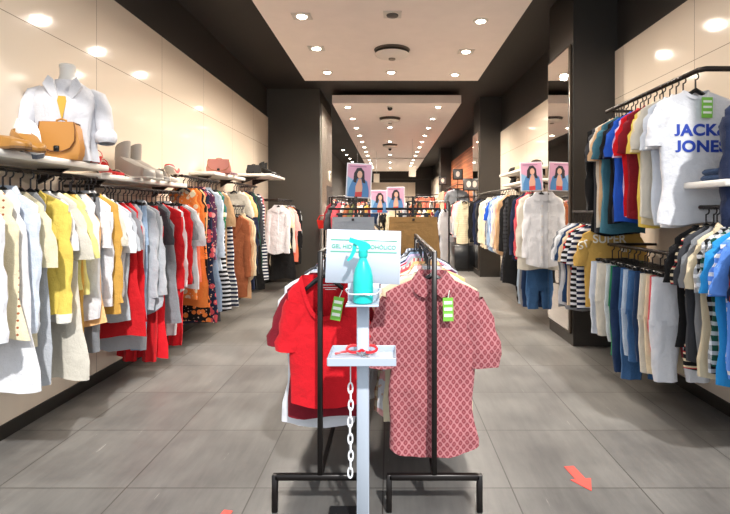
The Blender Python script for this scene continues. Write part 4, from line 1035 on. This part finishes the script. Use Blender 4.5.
pg = empty('wall_peg', (XR-.03, 3.24, 2.49), 'small dark wall peg holding the denim jacket', 'peg')
MB().tube([(0, 0, 0), (-.24, 0, 0)], .01, 8).build('arm', steel_b, pg)

# mannequin bust with white shirt
bx, by = -2.455, 3.73
mq = empty('mannequin_bust', (bx, by, Z1), 'white headless mannequin bust on the front left shelf', 'mannequin', rz=.35)
prof = [(0, .15, .10), (.05, .155, .105), (.18, .15, .10), (.30, .165, .115), (.42, .19, .12), (.50, .20, .11), (.555, .175, .085), (.59, .11, .065), (.62, .062, .056), (.66, .052, .052), (.71, .052, .052), (.735, .056, .054), (.748, .045, .043), (.752, .02, .02)]
MB().loft([[(a*math.cos(q), b*math.sin(q), z) for q in [2*PI*k/28 for k in range(28)]] for z, a, b in prof]).build('torso', plain('mannequin_white', '#d2cfca', .35), mq)
def drape(prof, amp, seed, openf=.0, n=44):
    rings = []; p = random.Random(seed).uniform(0, 6)
    for z, a, b in prof:
        g = min(1, (prof[-1][0]-z)/.25)
        rings.append([((a+amp*g*math.sin(9*q+p))*math.cos(q), (b+amp*g*math.sin(11*q+p+z*7))*math.sin(q), z-(openf*max(0, -math.sin(q))**3 if z > .5 else 0)) for q in [2*PI*k/n for k in range(n)]])
    return rings
sh_ob = empty('shirt', (bx, by, Z1), 'white shirt with rolled sleeves worn by the mannequin bust', 'shirt', rz=.35)
wsh = fabric('#cfcfd4')
MB().loft(drape([(.01, .205, .15), (.12, .185, .145), (.25, .19, .145), (.36, .205, .15), (.45, .225, .145), (.51, .222, .12), (.55, .185, .10), (.585, .125, .085), (.62, .082, .07)], .014, 3, .0), False, False).build('body', wsh, sh_ob)
for s in (-1, 1):
    pts = [(s*.15, 0, .535), (s*.205, -.005, .50), (s*.235, -.01, .42), (s*.25, -.02, .32), (s*.262, -.03, .22)]
    so = MB().tube(pts, [.045, .062, .064, .062, .058], 14, False).build('sleeve', wsh, sh_ob)
    MB().tube([(s*.258, -.028, .25), (s*.262, -.03, .22), (s*.266, -.035, .18), (s*.268, -.04, .15)], [.060, .076, .078, .058], 14, False).build('cuff', wsh, so)
    MB().prism([(s*.015, .40), (s*.035, .50), (s*.06, .60), (s*.09, .625), (s*.125, .56), (s*.085, .49)], -.140, -.10).build('collar', wsh, sh_ob)
tp = MB().prism([(0, .30), (.030, .44), (.022, .475), (-.022, .475), (-.030, .44)], -.155, -.13).build('camisole', plain('camisole_yellow', '#c99e38', .7), None, loc=(bx, by, Z1), rot=(0, 0, .35))
tag(tp, 'yellow camisole showing in the open neck of the white shirt', 'top')
# red basket
rb = empty('shopping_basket', (-1.42, 10.6, 1.20), 'red shopping basket hung by the left column', 'basket')
MB().loft([[(-.11, -.08, 0), (.11, -.08, 0), (.11, .08, 0), (-.11, .08, 0)], [(-.15, -.11, .18), (.15, -.11, .18), (.15, .11, .18), (-.15, .11, .18)]], True, False).build('tub', plain('basket_red', '#cc2018', .4), rb, smooth=False)
MB().tube([(-.15, 0, .18), (-.1, 0, .28), (.1, 0, .28), (.15, 0, .18)], .01, 6).build('handle', plain('basket_red', '#cc2018', .4), rb)
bs = empty('basket_stand', (-1.42, 10.6, 0), 'slim black stand under the red shopping basket', 'stand')
MB().tube([(0, 0, .02), (0, 0, 1.2)], .02, 8).build('post', rackm, bs); MB().lathe([(.14, 0), (.14, .02)], 20).build('base', rackm, bs)
# black plinth beyond the far right column
pl = empty('display_plinth', (1.98, 13.0, 0), 'black display plinth under the cream striped cardigan', 'plinth')
MB().box(-.3, .3, -.25, 1.2, .08, .68, .01).build('box', plain('plinth_black', '#15171a', .3), pl); MB().box(-.27, .27, -.22, 1.17, 0, .08).build('kick', bb, pl)

# ------------------------------------------------------------------ lights
w = bpy.data.worlds.new('daylight'); bpy.context.scene.world = w; w.use_nodes = True
w.node_tree.nodes['Background'].inputs[0].default_value = (.86, .93, 1.0, 1)
w.node_tree.nodes['Background'].inputs[1].default_value = 1.0
sl = bpy.data.lights.new('sun', 'SUN'); sl.energy = 3.2; sl.angle = math.radians(2.0); sl.color = (1, .98, .95)
so = bpy.data.objects.new('sun', sl); C.objects.link(so)
so.rotation_euler = Vector((-.30, .92, -1.0)).to_track_quat('-Z', 'Y').to_euler()

# ------------------------------------------------------------------ camera
cam = bpy.data.cameras.new('camera'); co = bpy.data.objects.new('camera', cam); C.objects.link(co)
co.location = (0, 0, 1.6); co.rotation_euler = (PI/2, 0, 0)
cam.sensor_width = 36; cam.lens = F/730*36
cam.shift_x = -(390-365)/730; cam.shift_y = -(257-210)/730*1.0
cam.clip_start = .05
bpy.context.scene.camera = co

# ------------------------------------------------------------------ scale the layout to metres
done = set()
for o in bpy.data.objects:
    o.location = o.location*S
    if o.type == 'MESH' and o.data.name not in done:
        done.add(o.data.name); o.data.transform(Matrix.Scale(S, 4))
for l in bpy.data.lights:
    pass
sc = bpy.context.scene
sc.view_settings.view_transform = 'Standard'; sc.view_settings.look = 'None'; sc.view_settings.gamma = 1
sc.view_settings.exposure = .48
sc.cycles.use_denoising = True
sc.cycles.max_bounces = 7; sc.cycles.diffuse_bounces = 6; sc.cycles.glossy_bounces = 4
sc.cycles.sample_clamp_indirect = 6
